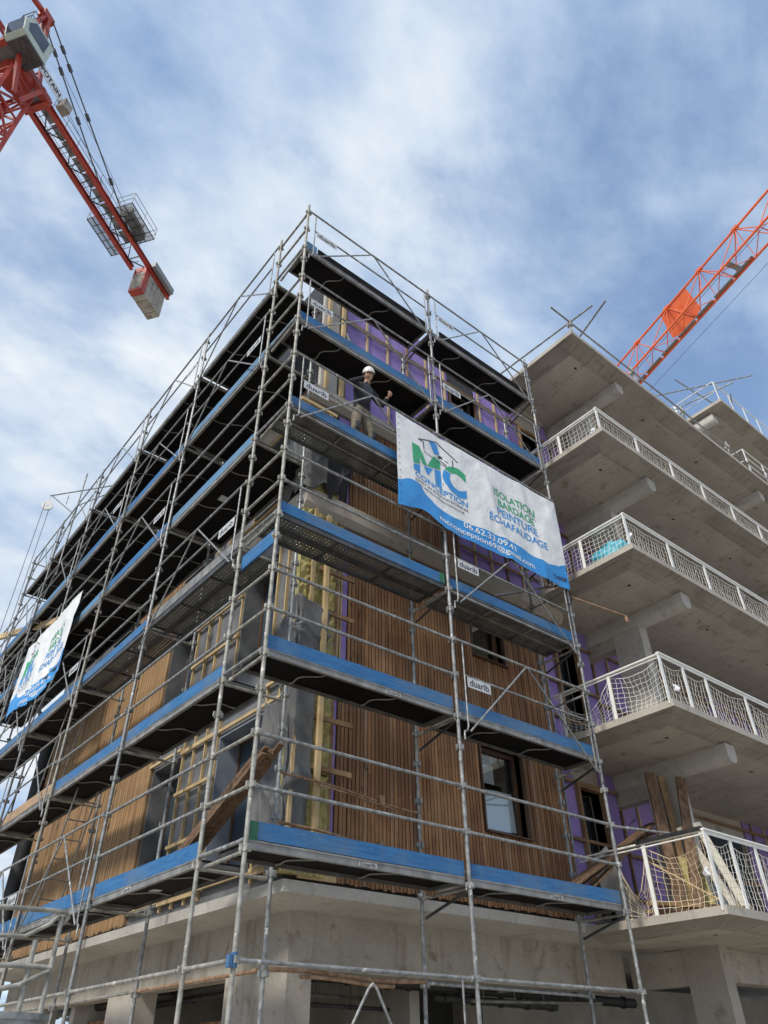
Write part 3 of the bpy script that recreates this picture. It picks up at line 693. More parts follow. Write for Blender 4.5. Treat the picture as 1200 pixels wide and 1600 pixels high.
for z in (15.7, 16.0, 16.31): b = MB(); b.tube((14.9, -0.99, z), (21, -0.99, z), 0.016, 6); part('rail', b, white, lr)
for z in (15.9, 16.31): b = MB(); b.tube((14.9, -0.98, z), (14.9, 0.6, z), 0.016, 6); part('rail', b, white, lr)
# ================================================================ scaffolding
TOP = [3.60, 5.68, 7.68, 9.70, 11.73, 13.75]
BZ = [t-0.165 for t in TOP]
SR = empty('facade_scaffold', (0, 0, 0), 'steel tube scaffold with blue toe boards along the right-hand timber facade', 'scaffold', 'facade scaffolds')
SL = empty('facade_scaffold', (0, 0.97, 0), 'long steel tube scaffold receding along the left-hand facade', 'scaffold', 'facade scaffolds')
COLLARS = [0.5, 1.0, 1.5, 2.40]
for b_ in BZ: COLLARS += [b_-0.10, b_+0.50, b_+1.05, b_+1.55]
def standard(root, x, y, z1, m=galv, axis='x', z0=0.12, paint=None):
    b = MB(); b.tube((x, y, z0), (x, y, z1), 0.0245, 12); 
    b.tube((x, y, 0.0), (x, y, z0+0.1), 0.019, 10); b.box(x-0.075, x+0.075, y-0.075, y+0.075, 0.0, 0.012)
    for z in COLLARS:
        if z < z1-0.05:
            b.tube((x, y, z-0.035), (x, y, z+0.035), 0.033, 10)
            for dx, dy in ((1,0),(-1,0),(0,1),(0,-1)):
                b.box(x+dx*0.045-0.016, x+dx*0.045+0.016, y+dy*0.045-0.016, y+dy*0.045+0.016, z-0.028, z+0.03)
    for z in (4.2, 7.2, 10.2, 13.2):      # spigot joints of the stacked standards
        if z < z1-0.3: b.tube((x, y, z-0.08), (x, y, z+0.08), 0.0285, 12)
    o = part('standard', b, m, root)
    if paint:
        p = MB(); p.tube((x, y, paint[0]), (x, y, paint[0]+paint[1]), 0.0262, 12, cap=False); part('paint_mark', p, paint[2], o)
    return o
redp = mat('red_paint', (0.5,0.06,0.03), (0.62,0.10,0.05), 0.6, 0, 9)
standard(SR, 0, 0, 14.9, galv_old); standard(SR, 3.05, 0, 14.88); standard(SR, 6.1, 0, 14.85)
standard(SR, 0.83, 0.85, 13.5); standard(SR, 3.05, 0.86, 13.5, paint=(3.92, 0.06, redp)); standard(SR, 6.1, 0.84, 13.5, paint=(1.95, 0.09, redp))
b = MB(); b.tube((0,0,2.34),(0,0,2.46),0.0345,12); b.box(-0.065,-0.03,-0.03,0.03,2.34,2.44); part('painted_coupler', b, blue, SR)
LY = [0.97, 4.0, 7.0, 10.0, 13.0, 15.5, 18.5]
for y in LY:
    standard(SL, 0, y, 14.9 if y < 16 else 12.9, galv_old if y in (0.97, 7.0) else galv, 'y'); 
    if y > 2: standard(SL, 0.85, y, 13.5 if y < 16 else 12, galv, 'y')
def tubep(root, name, p, q, m=galv, r=0.021):
    b = MB(); b.tube(p, q, r, 10)
    d = (Vector(q)-Vector(p)).normalized()
    for e, s_ in ((Vector(p), 1), (Vector(q), -1)): b.tube(e+d*s_*0.03, e+d*s_*0.10, r*1.18, 10)
    return part(name, b, m, root)
# bottom ledgers
tubep(SR, 'ledger', (0,0,2.40), (3.05,0,2.40)); tubep(SR, 'ledger', (3.05,0,2.40), (6.1,0,2.40), galv)
b = MB(); pts = [(0.83+2.22*t, 0.85+0.012*math.sin(11*t), 2.44-0.02*t+0.015*math.sin(7*t)) for t in [k/24 for k in range(25)]]; b.poly(pts, 0.024, 8); b.poly([(p[0]+0.3*(0.5-i/24), p[1]-0.05, p[2]-0.055) for i, p in enumerate(pts[3:20])], 0.02, 8); part('ledger', b, rust, SR)
tubep(SR, 'ledger', (3.05,0.86,2.42), (6.1,0.84,2.40), galv)
b = MB(); b.poly([(0.75,-0.04,1.1),(1.50,-0.04,2.24),(1.555,-0.04,2.29),(1.61,-0.04,2.24),(2.32,-0.04,1.1)], 0.014, 8); part('brace', b, galv, SR)
b = MB(); b.tube((2.8,-0.035,1.3),(2.8,-0.035,2.38),0.012,8); part('brace', b, galv, SR)
tubep(SR, 'ledger', (0,0,2.40), (0,0.97,2.40), galv_old)
for i in range(len(LY)-1):
    tubep(SL, 'ledger', (0,LY[i],2.40), (0,LY[i+1],2.40), galv_old); tubep(SL, 'ledger', (0.85,max(LY[i],1.0),2.44), (0.85,LY[i+1],2.44), rust if i == 0 else galv_old)

alu_lt = mat('pale_aluminium', (0.40,0.395,0.38), (0.52,0.51,0.49), 0.5, 0.2, 6, bs=0.05)
def F(axis, s, o, z):      # along-scaffold, outward-positive-inward offset -> world
    return (s, o, z) if axis == 'x' else (o, s, z)
def deck(root, axis, a0, a1, lev, kind, wid=0.63, logo=True):
    z = BZ[lev]; w0, w1 = 0.035, wid; a0 += 0.045; a1 -= 0.045
    L = a1-a0
    def bx(mb, s0, s1, o0, o1, z0, z1):
        if axis == 'x': mb.box(s0, s1, o0, o1, z0, z1)
        else: mb.box(o0, o1, s0, s1, z0, z1)
    if kind == 'dark':
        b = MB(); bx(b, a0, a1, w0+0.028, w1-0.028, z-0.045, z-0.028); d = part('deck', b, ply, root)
        e = MB(); bx(e, a0, a1, w0, w0+0.027, z-0.085, z-0.008); bx(e, a0, a1, w0-0.008, w0, z-0.026, z-0.008); bx(e, a0, a1, w0, w0+0.045, z-0.093, z-0.0855); part('edge_beam', e, alu, d)
        e = MB(); bx(e, a0, a1, w1-0.027, w1, z-0.085, z-0.008); part('edge_beam', e, alu_dirty, d)
        for c0, c1 in ((a0, a0+0.05), (a1-0.05, a1)): e = MB(); bx(e, c0, c1, w0+0.046, w1-0.028, z-0.085, z-0.048); part('end_beam', e, alu_dirty, d)
        for t in (0.30, 0.68):
            s0 = a0+L*t; pts = []
            for k in range(17):
                q = k/16; pts.append(F(axis, s0-0.26*q+0.045*math.sin(q*math.pi*2.6), w0+0.05+q*(w1-w0-0.09), z-0.068+0.012*math.sin(q*math.pi)))
            e = MB(); e.poly(pts, 0.011, 6); part('stiffener', e, alu, d)
        # small rating label stuck under the deck
        if random.random() < 0.22:
            s0 = a0+L*random.uniform(0.4, 0.6); e = MB(); bx(e, s0, s0+0.16, 0.30, 0.42, z-0.0485, z-0.0455); part('sticker', e, plate, d)
    else:
        nb = 2; d = None
        for k in range(nb):
            o0 = w0+(w1-w0)*k/nb+0.004; o1 = w0+(w1-w0)*(k+1)/nb-0.004
            kd = kind if kind in ('perf', 'rib') else ('rib' if k == 0 else 'perf')
            b = MB()
            if kd == 'perf':
                v = [F(axis, s_, o, z-0.05) for s_ in (a0, a1) for o in (o0, o1)]
                b.add(v, [(0, 1, 3, 2)]); d = part('deck', b, perf, root)
            else:
                prof = []; n = 7
                for i in range(n):
                    p0 = o0+(o1-o0)*i/n; p1 = o0+(o1-o0)*(i+1)/n; q = (p1-p0)
                    prof += [(p0, z-0.05), (p0+q*0.35, z-0.05), (p0+q*0.45, z-0.038), (p0+q*0.9, z-0.038)]
                prof += [(o1, z-0.05), (o1, z-0.03), (o0, z-0.03)]
                if axis == 'x': b.prism(prof, 0, a0, a1)
                else: b.prism(prof, 1, a0, a1)
                d = part('deck', b, alu_dirty, root)
            e = MB()
            for o, s_ in ((o0, 1), (o1, -1)):
                bx(e, a0, a1, min(o, o+s_*0.012), max(o, o+s_*0.012), z-0.085, z-0.005); bx(e, a0, a1, min(o, o+s_*0.032), max(o, o+s_*0.032), z-0.092, z-0.0855)
            for t in (0.0, 0.33, 0.66, 0.985): bx(e, a0+L*t, a0+L*t+0.03, o0+0.034, o1-0.034, z-0.075, z-0.052)
            part('edge_beam', e, alu if (k == 0 and kd == 'rib') else steel_d if kd == 'perf' else alu_dirty, d)
    if logo and kind == 'dark':
        b = MB(); s0 = a0+L*random.uniform(0.42, 0.62); w = 0.25
        bx(b, s0, s0+w, w0-0.003, w0-0.0005, z-0.083, z-0.029)
        e = MB()
        if axis == 'x': put_text(e, 'Duarib', lambda u, v: (s0+0.02+u, w0-0.0045, z-0.077+v), 0, 0, w-0.04, 0.043, 0.015)
        else: put_text(e, 'Duarib', lambda u, v: (w0-0.0045, s0+w-0.02-u, z-0.077+v), 0, 0, w-0.04, 0.043, 0.015)
        part('logo_plate', b, alu_lt, d); part('lettering', e, ink, d)
    return d
BX = [0.0, 3.05, 6.1]
KR = [('dark','dark'),('dark','dark'),('perf','rib'),('mix','dark'),('dark','dark'),('dark','dark')]
for lev in range(6):
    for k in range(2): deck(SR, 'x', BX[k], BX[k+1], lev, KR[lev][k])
KL = {0: ['dark']*5, 1: ['dark']*5, 2: ['perf','perf','dark','dark','dark'], 3: ['dark']*5, 4: ['dark']*6, 5: ['dark']*5}
for lev in range(6):
    for k, kd in enumerate(KL[lev]):
        if lev == 2 and k == 2: pass
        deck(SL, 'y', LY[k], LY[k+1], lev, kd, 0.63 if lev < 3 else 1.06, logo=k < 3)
# transoms and brackets under every deck
for lev in range(6):
    z = BZ[lev]-0.13
    for x in BX: tubep(SR, 'transom', (max(x, 0.0), 0, z), (x if x > 0 else 0.03, 0.85, z), galv_old, 0.019)
    for y in LY[:len(KL[lev])+1]: tubep(SL, 'transom', (0, y, z), (0.85, y+0.002, z), galv_old, 0.019)
    for x in BX[1:]:
        b = MB(); b.beam((x, 0.04, z-0.02), (x, 0.80, z-0.22), 0.02, 0.03); part('bracket', b, steel_d, SR)

# toe boards
def toe(root, axis, a0, a1, z0, z1, m, off=0.026, caps=None):
    b = MB()
    n_ = 12; t0_, t1_ = random.uniform(-0.008, 0.008), random.uniform(-0.008, 0.008); bow = random.uniform(-0.010, 0.010); bo = random.uniform(-0.006, 0.006)
    ring = []
    for i in range(n_+1):
        q_ = i/n_; s_ = a0+(a1-a0)*q_; dz = t0_+(t1_-t0_)*q_+bow*math.sin(math.pi*q_); do = bo*math.sin(math.pi*q_)
        ring += [F(axis, s_, o_+do, z_+dz+random.uniform(-0.0012, 0.0012)) for o_, z_ in ((off, z0), (off+0.027, z0), (off+0.027, z1), (off, z1))]
    b.add(ring, [(4*i+k, 4*i+(k+1) % 4, 4*i+4+(k+1) % 4, 4*i+4+k) for i in range(n_) for k in range(4)]+[(3,2,1,0), (4*n_, 4*n_+1, 4*n_+2, 4*n_+3)])
    o = part('toe_board', b, m, root)
    for (c0, c1) in caps or ():
        e = MB()
        if axis == 'x': e.box(c0, c1, off-0.004, off+0.031, z0-0.004, z1+0.004)
        else: e.box(off-0.004, off+0.031, c0, c1, z0-0.004, z1+0.004)
        part('painted_end', e, green, o)
for lev in range(6):
    for k in range(2):
        a0, a1 = BX[k]+0.05, BX[k+1]-0.05; t = random.uniform(-0.008, 0.008)
        if lev < 5: toe(SR, 'x', a0+(0.02 if k else 0), a1, BZ[lev]-0.006, TOP[lev]+t, blue if not (lev == 4) else blue, caps=[(a0-0.005, a0+0.09)] if (lev == 0 and k == 0) else ([(a1-0.1, a1+0.004)] if lev in (0, 2) and k == 0 else None))
        else:
            toe(SR, 'x', a0+0.25, a1, BZ[lev], TOP[lev], ply); 
            if k == 0: toe(SR, 'x', a0, a0+0.22, BZ[lev], TOP[lev]+0.02, blue_dull)
toe(SL, 'y', 0.05, 0.93, 7.02, 7.24, blue)
TM = {0: [blue]*5, 1: [blue, blue, plank_tan, blue, blue_dull], 2: [alu, blue, blue, blue, blue], 3: [blue_dull, blue, blue_dull, blue, blue], 4: [blue_dull, blue, blue, blue_dull, blue, blue]}
for lev in TM:
    for k, m in enumerate(TM[lev]):
        toe(SL, 'y', LY[k]+0.06, LY[k+1]-0.06, BZ[lev]-0.004, TOP[lev]+random.uniform(-0.01, 0.01), m)
toe(SL, 'y', 0.05, 0.93, BZ[4], TOP[4]-0.03, blue_dull)

# guard rails: plain pairs of tubes, or welded frames with an inverted V
def plain(root, axis, a0, a1, lev, m=galv, dz=0.0):
    for h in (0.50, 1.05): tubep(root, 'guard_rail', F(axis, a0, 0, BZ[lev]+h+dz), F(axis, a1, 0, BZ[lev]+h+dz), m)
def frame(root, axis, a0, a1, lev, sign=True, m=galv):
    z = BZ[lev]; o = -0.045; a0 += 0.03; a1 -= 0.03; r = 0.0165
    b = MB(); b.tube(F(axis, a0, o, z+1.05), F(axis, a1, o, z+1.05), 0.019, 8); b.tube(F(axis, a0+0.12, o, z+0.52), F(axis, a1-0.12, o, z+0.52), r, 8)
    for s_, t in ((a0+0.12, -1), (a1-0.12, 1)):
        b.poly([F(axis, s_, o, z+1.05), F(axis, s_, o, z-0.22), F(axis, s_+t*0.03, o, z-0.29), F(axis, s_+t*0.08, o, z-0.30), F(axis, s_+t*0.085, o, z-0.42)], r*0.8, 7)
    mid = (a0+a1)/2
    b.poly([F(axis, a0+0.14, o-0.012, z-0.29), F(axis, mid-0.02, o-0.012, z+1.03), F(axis, mid+0.02, o-0.012, z+1.03), F(axis, a1-0.14, o-0.012, z-0.29)], r*0.85, 7)
    g_ = part('guard_frame', b, m, root)
    if sign:
        w, h = 0.46, 0.155; p = MB(); t = MB()
        if axis == 'x':
            s0 = a0+0.15; p.box(s0, s0+w, o-0.024, o-0.020, z+0.345, z+0.345+h)
            put_text(t, 'duarib', lambda u, v: (s0+0.04+u, o-0.0255, z+0.375+v), 0, 0, w-0.08, h-0.055, 0.015)
        else:
            s1 = a1-0.15 if False else a0+0.15+w; p.box(o-0.024, o-0.020, s1-w, s1, z+0.345, z+0.345+h)
            put_text(t, 'duarib', lambda u, v: (o-0.0255, s1-0.04-u, z+0.375+v), 0, 0, w-0.08, h-0.055, 0.015)
        part('sign_plate', p, plate, g_); part('lettering', t, ink, g_)
for lev in range(6):
    (plain if lev < 3 else frame)(SR, 'x', BX[0], BX[1], lev)
    (plain if lev == 0 else frame)(SR, 'x', BX[1], BX[2], lev)
    plain(SR, 'y', 0.0, 0.97, lev, galv_old)
    tubep(SR, 'guard_rail', (0, 0, BZ[lev]-0.02), (0, 0.97, BZ[lev]-0.02), galv)
    # rail closing the far end
    tubep(SR, 'guard_rail', (6.1, 0, BZ[lev]+1.02), (6.1, 0.84, BZ[lev]+1.02), galv, 0.018) if lev in (1, 2, 3) else None
LF = {0: 'pffff', 1: 'ppfff', 2: 'fpfff', 3: 'pfpff', 4: 'fffffp', 5: 'fffff'}
for lev in range(6):
    for k, c in enumerate(LF[lev]):
        if c == 'p': plain(SL, 'y', LY[k], LY[k+1], lev, galv)
        else: frame(SL, 'y', LY[k], LY[k+1], lev, sign=(k+lev) % 2 == 0 and k < 3)
    y = LY[len(LF[lev])]
    for h in (0.5, 1.05): tubep(SL, 'guard_rail', (0, y, BZ[lev]+h), (0.85, y, BZ[lev]+h), galv, 0.018)
# inner guard rails seen through the lifts, long tubes on the second right bay
for lev in range(1): tubep(SR, 'guard_rail', (3.05, 0.86, BZ[lev]+0.28), (6.1, 0.84, BZ[lev]+0.25), galv, 0.019)
for (z, m) in ((3.86, rust), (4.42, rust)):
    b = MB(); pts = [(0.83+2.22*t, 0.84+0.01*math.sin(9*t), z+0.02-0.10*t+0.02*math.sin(6*t)) for t in [k/20 for k in range(21)]]; b.poly(pts, 0.017, 8)
    b.poly([(p[0], p[1]-0.04, p[2]-0.05) for p in pts[5:17]], 0.015, 8); b.box(2.32, 2.40, 0.78, 0.86, z-0.11, z+0.01); part('guard_rail', b, m, SR)
tubep(SR, 'guard_rail', (6.1, 0.0, 4.47), (7.45, -0.35, 4.47), galv, 0.019)
tubep(SR, 'ledger', (6.15, 0.84, 3.33), (7.2, 0.75, 3.36), steel_d, 0.024)
# access ladder inside the long scaffold and raking tubes
for (y0, l0, l1) in ((7.2, 0, 1), (9.0, 1, 2)):
    z0, z1 = BZ[l0], BZ[l1]
    ld = MB()
    for dx in (0.25, 0.60): ld.tube((dx, y0, z0), (dx, y0-0.9, z1+0.2), 0.014, 7)
    for k in range(8):
        t = (k+0.5)/8; ld.tube((0.25, y0-0.9*t, z0+(z1+0.2-z0)*t), (0.60, y0-0.9*t, z0+(z1+0.2-z0)*t), 0.011, 6)
    part('ladder', ld, alu, SL)
for (p, q) in (((0.02, 13.0, 3.4), (0.02, 15.5, 11.5)), ((0.02, 15.5, 3.4), (0.02, 18.5, 9.5)), ((0.02, 18.5, 7.4), (0.02, 15.5, 11.6))):
    tubep(SL, 'brace', p, q, galv, 0.02)
for z in (5.0, 7.0, 8.0, 9.0, 10.0, 11.0):
    tubep(SL, 'ledger', (0, 13.0, z), (0, 15.5, z), galv_old, 0.018); tubep(SL, 'ledger', (0, 15.5, z), (0, 18.5, z), galv_old, 0.018)
    tubep(SL, 'transom', (0, 15.5, z), (0.85, 15.5, z), galv_old, 0.018); tubep(SL, 'transom', (0, 18.5, z), (0.85, 18.5, z), galv_old, 0.018)

# ================================================================ banners
WAVE = [(0,0.50),(0.25,0.60),(0.42,0.585),(0.6,0.40),(0.85,0.335),(1.1,0.33),(1.6,0.37),(2.0,0.40),(2.6,0.415),(3.1,0.385),(3.47,0.37),(3.75,0.43),(4.0,0.53)]
def wave(u):
    for (a, b_), (c, d) in zip(WAVE, WAVE[1:]):
        if u <= c:
            t = (u-a)/(c-a); t = t*t*(3-2*t); return b_+(d-b_)*t
    return WAVE[-1][1]
def banner(name, S, label, Wd=4.0, Hd=2.0):
    root = empty(name, S(2, 0), label, 'banner', 'company banners tied to the scaffold')
    mb = MB(); NU, N1, N2 = 110, 10, 30
    vv = []
    for i in range(NU+1):
        u = Wd*i/NU; w = wave(u)
        vv.append([S(u, w*j/N1) for j in range(N1+1)]+[S(u, w+(Hd-w)*j/N2) for j in range(1, N2+1)])
    H = N1+N2+1; flat = [p for c in vv for p in c]
    fs = []; mi = []
    for i in range(NU):
        for j in range(H-1): fs.append((i*H+j, (i+1)*H+j, (i+1)*H+j+1, i*H+j+1)); mi.append(1 if j < N1 else 0)
    mb.add(flat, fs, True); mb.mi = mi
    part('sheet', mb, [vinyl, vin_blue], root)
    e = 0.0045
    T = lambda u, v: S(u, v, e)
    def txt(nm, s, u, v, w, h, m, bold=0.012, ml=0.25):
        t = MB(); put_text(t, s, T, u, v, w, h, bold, ml); return part(nm, t, m, root)
    # big M and C, green above, blue below
    for s, u, w, split in (('M', 0.33, 0.66, 0.98), ('C', 1.02, 0.53, 1.33)):
        vs_, fs_, tw, th = text2d(s, 0.045, 0.10) if s == 'C' else ([(x/20, y/20) for y in range(21) for x in range(21)], [], 1, 1)
        if s == 'M':
            def inM(x, y):
                if x < 0.24 or x > 0.76: return True
                q_ = abs(x-0.5)/0.26
                return 0.10+q_*0.50 < y < 0.46+q_*0.54
            NX, NY = 52, 40; vs_ = []; fs_ = []
            for i in range(NX):
                x0, x1 = i/NX, (i+1)/NX; xm = (x0+x1)/2
                def rng(x): return (0.0, 1.0) if (xm < 0.24 or xm > 0.76) else (0.10+min(1, abs(x-0.5)/0.26)*0.50, 0.46+min(1, abs(x-0.5)/0.26)*0.54)
                (a0_, a1_), (b0_, b1_) = rng(x0), rng(x1); o_ = len(vs_)
                for j in range(9): vs_ += [(x0, a0_+(a1_-a0_)*j/8), (x1, b0_+(b1_-b0_)*j/8)]
                fs_ += [(o_+2*j, o_+2*j+1, o_+2*j+3, o_+2*j+2) for j in range(8)]
        for m_, up in ((vin_green, True), (vin_blue, False)):
            bm = bmesh.new(); V_ = [bm.verts.new((u+x/tw*w, 0.84+y/th*0.64, 0)) for x, y in vs_]
            for f in fs_:
                try: bm.faces.new([V_[i] for i in f])
                except ValueError: pass
            bmesh.ops.bisect_plane(bm, geom=bm.verts[:]+bm.edges[:]+bm.faces[:], plane_co=(u, split+(0.012 if up else -0.012), 0), plane_no=(-0.42 if s == 'M' else 0.25, 1, 0), clear_inner=up, clear_outer=not up)
            bm.verts.index_update()
            t = MB(); t.add([T(v.co.x, v.co.y) for v in bm.verts], [tuple(v.index for v in f.verts) for f in bm.faces]); us = [v.co.x for v in bm.verts]; bm.free()
            if s == 'M' and not up:
                cut = u+w*0.24; uv = {i: tuple(p) for i, p in enumerate(t.v)}
                for lo in (True, False):
                    k_ = MB(); k_.add(t.v, [f for f in t.f if (sum(us[i] for i in f)/len(f) < cut) == lo])
                    used = sorted({i for f in k_.f for i in f}); rm = {i: n_ for n_, i in enumerate(used)}
                    k_.v = [k_.v[i] for i in used]; k_.f = [tuple(rm[i] for i in f) for f in k_.f]
                    if k_.f: part('lettering', k_, m_, root)
            else: part('lettering', t, m_, root)
    txt('lettering', 'CONCEPTION', 0.36, 0.70, 1.20, 0.125, vin_blue, 0.018)
    txt('lettering', 'EXPERT EN ISOLATION EXTÉRIEURE', 0.36, 0.605, 1.20, 0.072, ink, 0.0)
    txt('lettering', 'ET RÉNOVATION DE FAÇADE', 0.46, 0.50, 1.00, 0.075, ink, 0.0)
    txt('lettering', 'ISOLATION', 2.24, 1.34, 1.10, 0.17, vin_green, 0.014); txt('lettering', 'BARDAGE', 2.32, 1.12, 0.98, 0.17, vin_green, 0.014)
    txt('lettering', 'PEINTURE', 2.27, 0.90, 1.07, 0.17, vin_blue, 0.014); txt('lettering', 'ÉCHAFAUDAGE', 2.04, 0.68, 1.52, 0.20, vin_blue, 0.014)
    txt('lettering', '06.62.33.09.41', 1.42, 0.235, 1.20, 0.125, vin_white, 0.012); txt('lettering', 'mcconception69@gmail.com', 0.86, 0.055, 2.24, 0.145, vin_white, 0.012)
    txt('lettering', 'CréAM', 3.62, 0.13, 0.32, 0.10, ink, 0.02)
    # house emblem
    def stroke(pts, wd, m):
        t = MB()
        for (a, c) in zip(pts, pts[1:]):
            a, c = Vector(a), Vector(c); d = (c-a).normalized(); nrm = Vector((-d.y, d.x))*wd/2
            n = max(1, int((c-a).length/0.12))
            for k in range(n):
                p, q = a+(c-a)*k/n, a+(c-a)*(k+1)/n
                t.add([T(*(p-nrm)), T(*(q-nrm)), T(*(q+nrm)), T(*(p+nrm))], [(0,1,2,3)])
        part('emblem', t, m, root)
    stroke([(0.48,1.66),(0.93,1.86),(1.38,1.62)], 0.022, ink); stroke([(0.60,1.66),(0.60,1.48)], 0.018, ink); stroke([(1.26,1.62),(1.26,1.40)], 0.018, ink)
    stroke([(0.48,1.66),(0.60,1.66)], 0.018, ink); stroke([(0.60,1.44),(0.95,1.42),(1.26,1.36)], 0.014, ink)
    t = MB(); t.add([T(*p) for p in ((0.72,1.78),(0.92,1.82),(0.99,1.60),(0.85,1.55))], [(0,1,2,3)]); part('emblem', t, vin_blue, root)
    stroke([(0.95,1.52),(1.02,1.58)], 0.05, ink); stroke([(1.0,1.48),(1.12,1.42)], 0.02, ink); stroke([(1.08,1.52),(1.16,1.50)], 0.015, ink)
    # eyelets along the hems
    t = MB()
    for k in range(13): 
        p = Vector(T(0.05, 0.1+k*1.8/12)); t.box(p.x-0.006, p.x+0.006, p.y-0.006, p.y+0.002, p.z-0.006, p.z+0.006)
    part('eyelets', t, steel_d, root, kind='stuff')
    # ties
    t = MB()
    for u, v, d in ((0.03, 1.97, 0.06), (2.0, 1.98, 0.06), (3.97, 1.97, 0.06), (0.03, 0.05, -0.05), (3.97, 0.05, -0.05)):
        p = Vector(S(u, v)); q = Vector(S(u, v, -0.06)); t.poly([p, q+Vector((0,0,d))], 0.006, 5)
    part('ties', t, black, root, kind='stuff')
def fold(u, v, W_=4.0):
    f = 0.020*math.sin(3.1*u+1.3*v)+0.009*math.sin(7.7*u-2.2*v+1)+0.006*math.sin(13*u+5*v)*(1-v/2.4)
    f += 0.020*math.exp(-((u-0.98)/0.10)**2)*(-1)
    f += 0.02*math.exp(-((u-1.95-0.25*(2-v))/0.08)**2)+0.02*math.exp(-((u-3.0-0.2*(2-v))/0.07)**2)
    def cr_(a, b_, c, k): return (1-abs(math.sin(a*u+b_*v+0.8*math.sin(2.3*v+k)+c)))**4
    f += 0.008*cr_(2.3, 1.1, 0.4, 1)+0.005*cr_(4.1, -2.6, 1.9, 2)+0.005*cr_(1.2, 5.3, 0.7, 3)*(0.4+0.15*u)+0.003*cr_(7.0, 3.1, 2.2, 4)
    for eu in (0.0, 2.0, 4.0):      # tension folds running out from the tied eyelets
        du, dv = u-eu, 2.0-v; r_ = math.hypot(du, dv)
        if 0.02 < r_ < 0.9: f += 0.012*math.sin(7*math.atan2(dv, du))*(1-r_/0.9)*min(1, r_/0.15)
    return f*(0.45+0.55*min(1, (2.02-v)/0.5))
def SRb(u, v, e=0.0):
    lift = 0.13*math.exp(-((u-0.5)/0.28)**2)*(1-v/2)**2
    sag = -0.035*math.sin(math.pi*min(u, 3.05)/3.05)*(v/2) if u < 3.05 else -0.02*math.sin(math.pi*(u-3.05)/0.95)*(v/2)
    return (2.0+u*1.018-0.0*v, -0.085-fold(u, v)*0.9-e, 8.50+v+lift+sag)
banner('advert_banner', SRb, 'large white and blue banner facing the camera, tied over the right-hand scaffold')
def SLb(u, v, e=0.0):
    sag = -0.05*math.sin(math.pi*u/4)*(v/2); lift = 0.10*math.sin(2.3*u)*(1-v/2)**2
    return (-0.085-fold(u+0.4, v)*1.3-0.05*math.sin(1.6*u)*(1-v/2)-e, 11.97-u*0.905, 8.24+v*0.98+sag+lift)
banner('advert_banner', SLb, 'white and blue banner seen edge-on, tied to the left-hand scaffold')
# ================================================================ sheets, planks and other loose things on the site
def tarp(label, path, z0, z1, seed, amp=0.05, m=tarp_m, ztop=None, nu=80, nv=90):
    rnd = random.Random(seed); ph = [rnd.uniform(0, 6) for _ in range(8)]
    P_ = [Vector(p) for p in path]; seg = [(P_[i+1]-P_[i]).length for i in range(len(P_)-1)]; L = sum(seg)
    def at(u):
        d = u*L
        for i, s_ in enumerate(seg):
            if d <= s_+1e-6:
                t = d/s_; return P_[i].lerp(P_[i+1], t), (P_[i+1]-P_[i]).normalized()
            d -= s_
        return P_[-1], (P_[-1]-P_[-2]).normalized()
    def crease(u, v, f, k): return 1-abs(math.sin(f*u*math.cos(ph[k])+f*v*math.sin(ph[k])+1.7*math.sin(3.1*v+ph[k-1])+1.2*math.sin(4.3*u+ph[k-2])+ph[k]))
    def fn(u, v):
        p, d = at(u); nrm = Vector((d.y, -d.x))
        a = amp*(0.60*math.sin(4*u+2*v+ph[0])+0.55*crease(u, v, 4.0, 3)**2+0.30*crease(u, v, 7, 4)**5+0.12*crease(u, v, 13, 5)**6)
        top = z1+(ztop(u) if ztop else 0); bot = z0+0.10*math.sin(8*u+ph[5])+0.05*math.sin(21*u+ph[6])
        q = p+nrm*(0.02+a*(0.5+0.5*math.sin(math.pi*min(0.95, max(0.05, v)))))
        return (q.x, q.y, bot+(top-bot)*v+0.01*math.sin(23*u+9*v))
    mb = MB(); mb.grid(fn, nu, nv)
    o = solo('tarpaulin', mb, m, (path[1][0], path[1][1], z0), label=label, cat='tarpaulin', group='sheets wrapped round the building corner')
    md = o.modifiers.new('thickness', 'SOLIDIFY'); md.thickness = 0.006
cp = [(1.10, 1.75), (0.985, 1.02), (1.08, 0.975), (1.34, 1.0)]
tarp('grey sheet wrapped round the corner just above the concrete slab', cp, 3.52, 5.68, 3, 0.13, ztop=lambda u: -0.10*math.sin(5*u))
tarp('dark grey sheet bunched at the corner above the second scaffold deck', [(1.10, 1.45), (0.985, 1.02), (1.08, 0.96), (1.50, 1.0)], 5.75, 7.05, 8, 0.15, membrane, ztop=lambda u: -0.35*abs(u-0.5))
tarp('pale grey sheet rounding the corner under the third ledge', [(1.10, 1.9), (0.98, 1.04), (1.10, 0.98), (1.36, 1.0)], 9.12, 10.75, 5, 0.09, tarp_m)
tarp('black sheet hanging beside the pale grey one at the corner', [(1.36, 0.995), (1.6, 1.02), (1.80, 1.08), (1.84, 1.12)], 9.14, 10.75, 9, 0.10, membrane_blk, ztop=lambda u: -0.2*u)

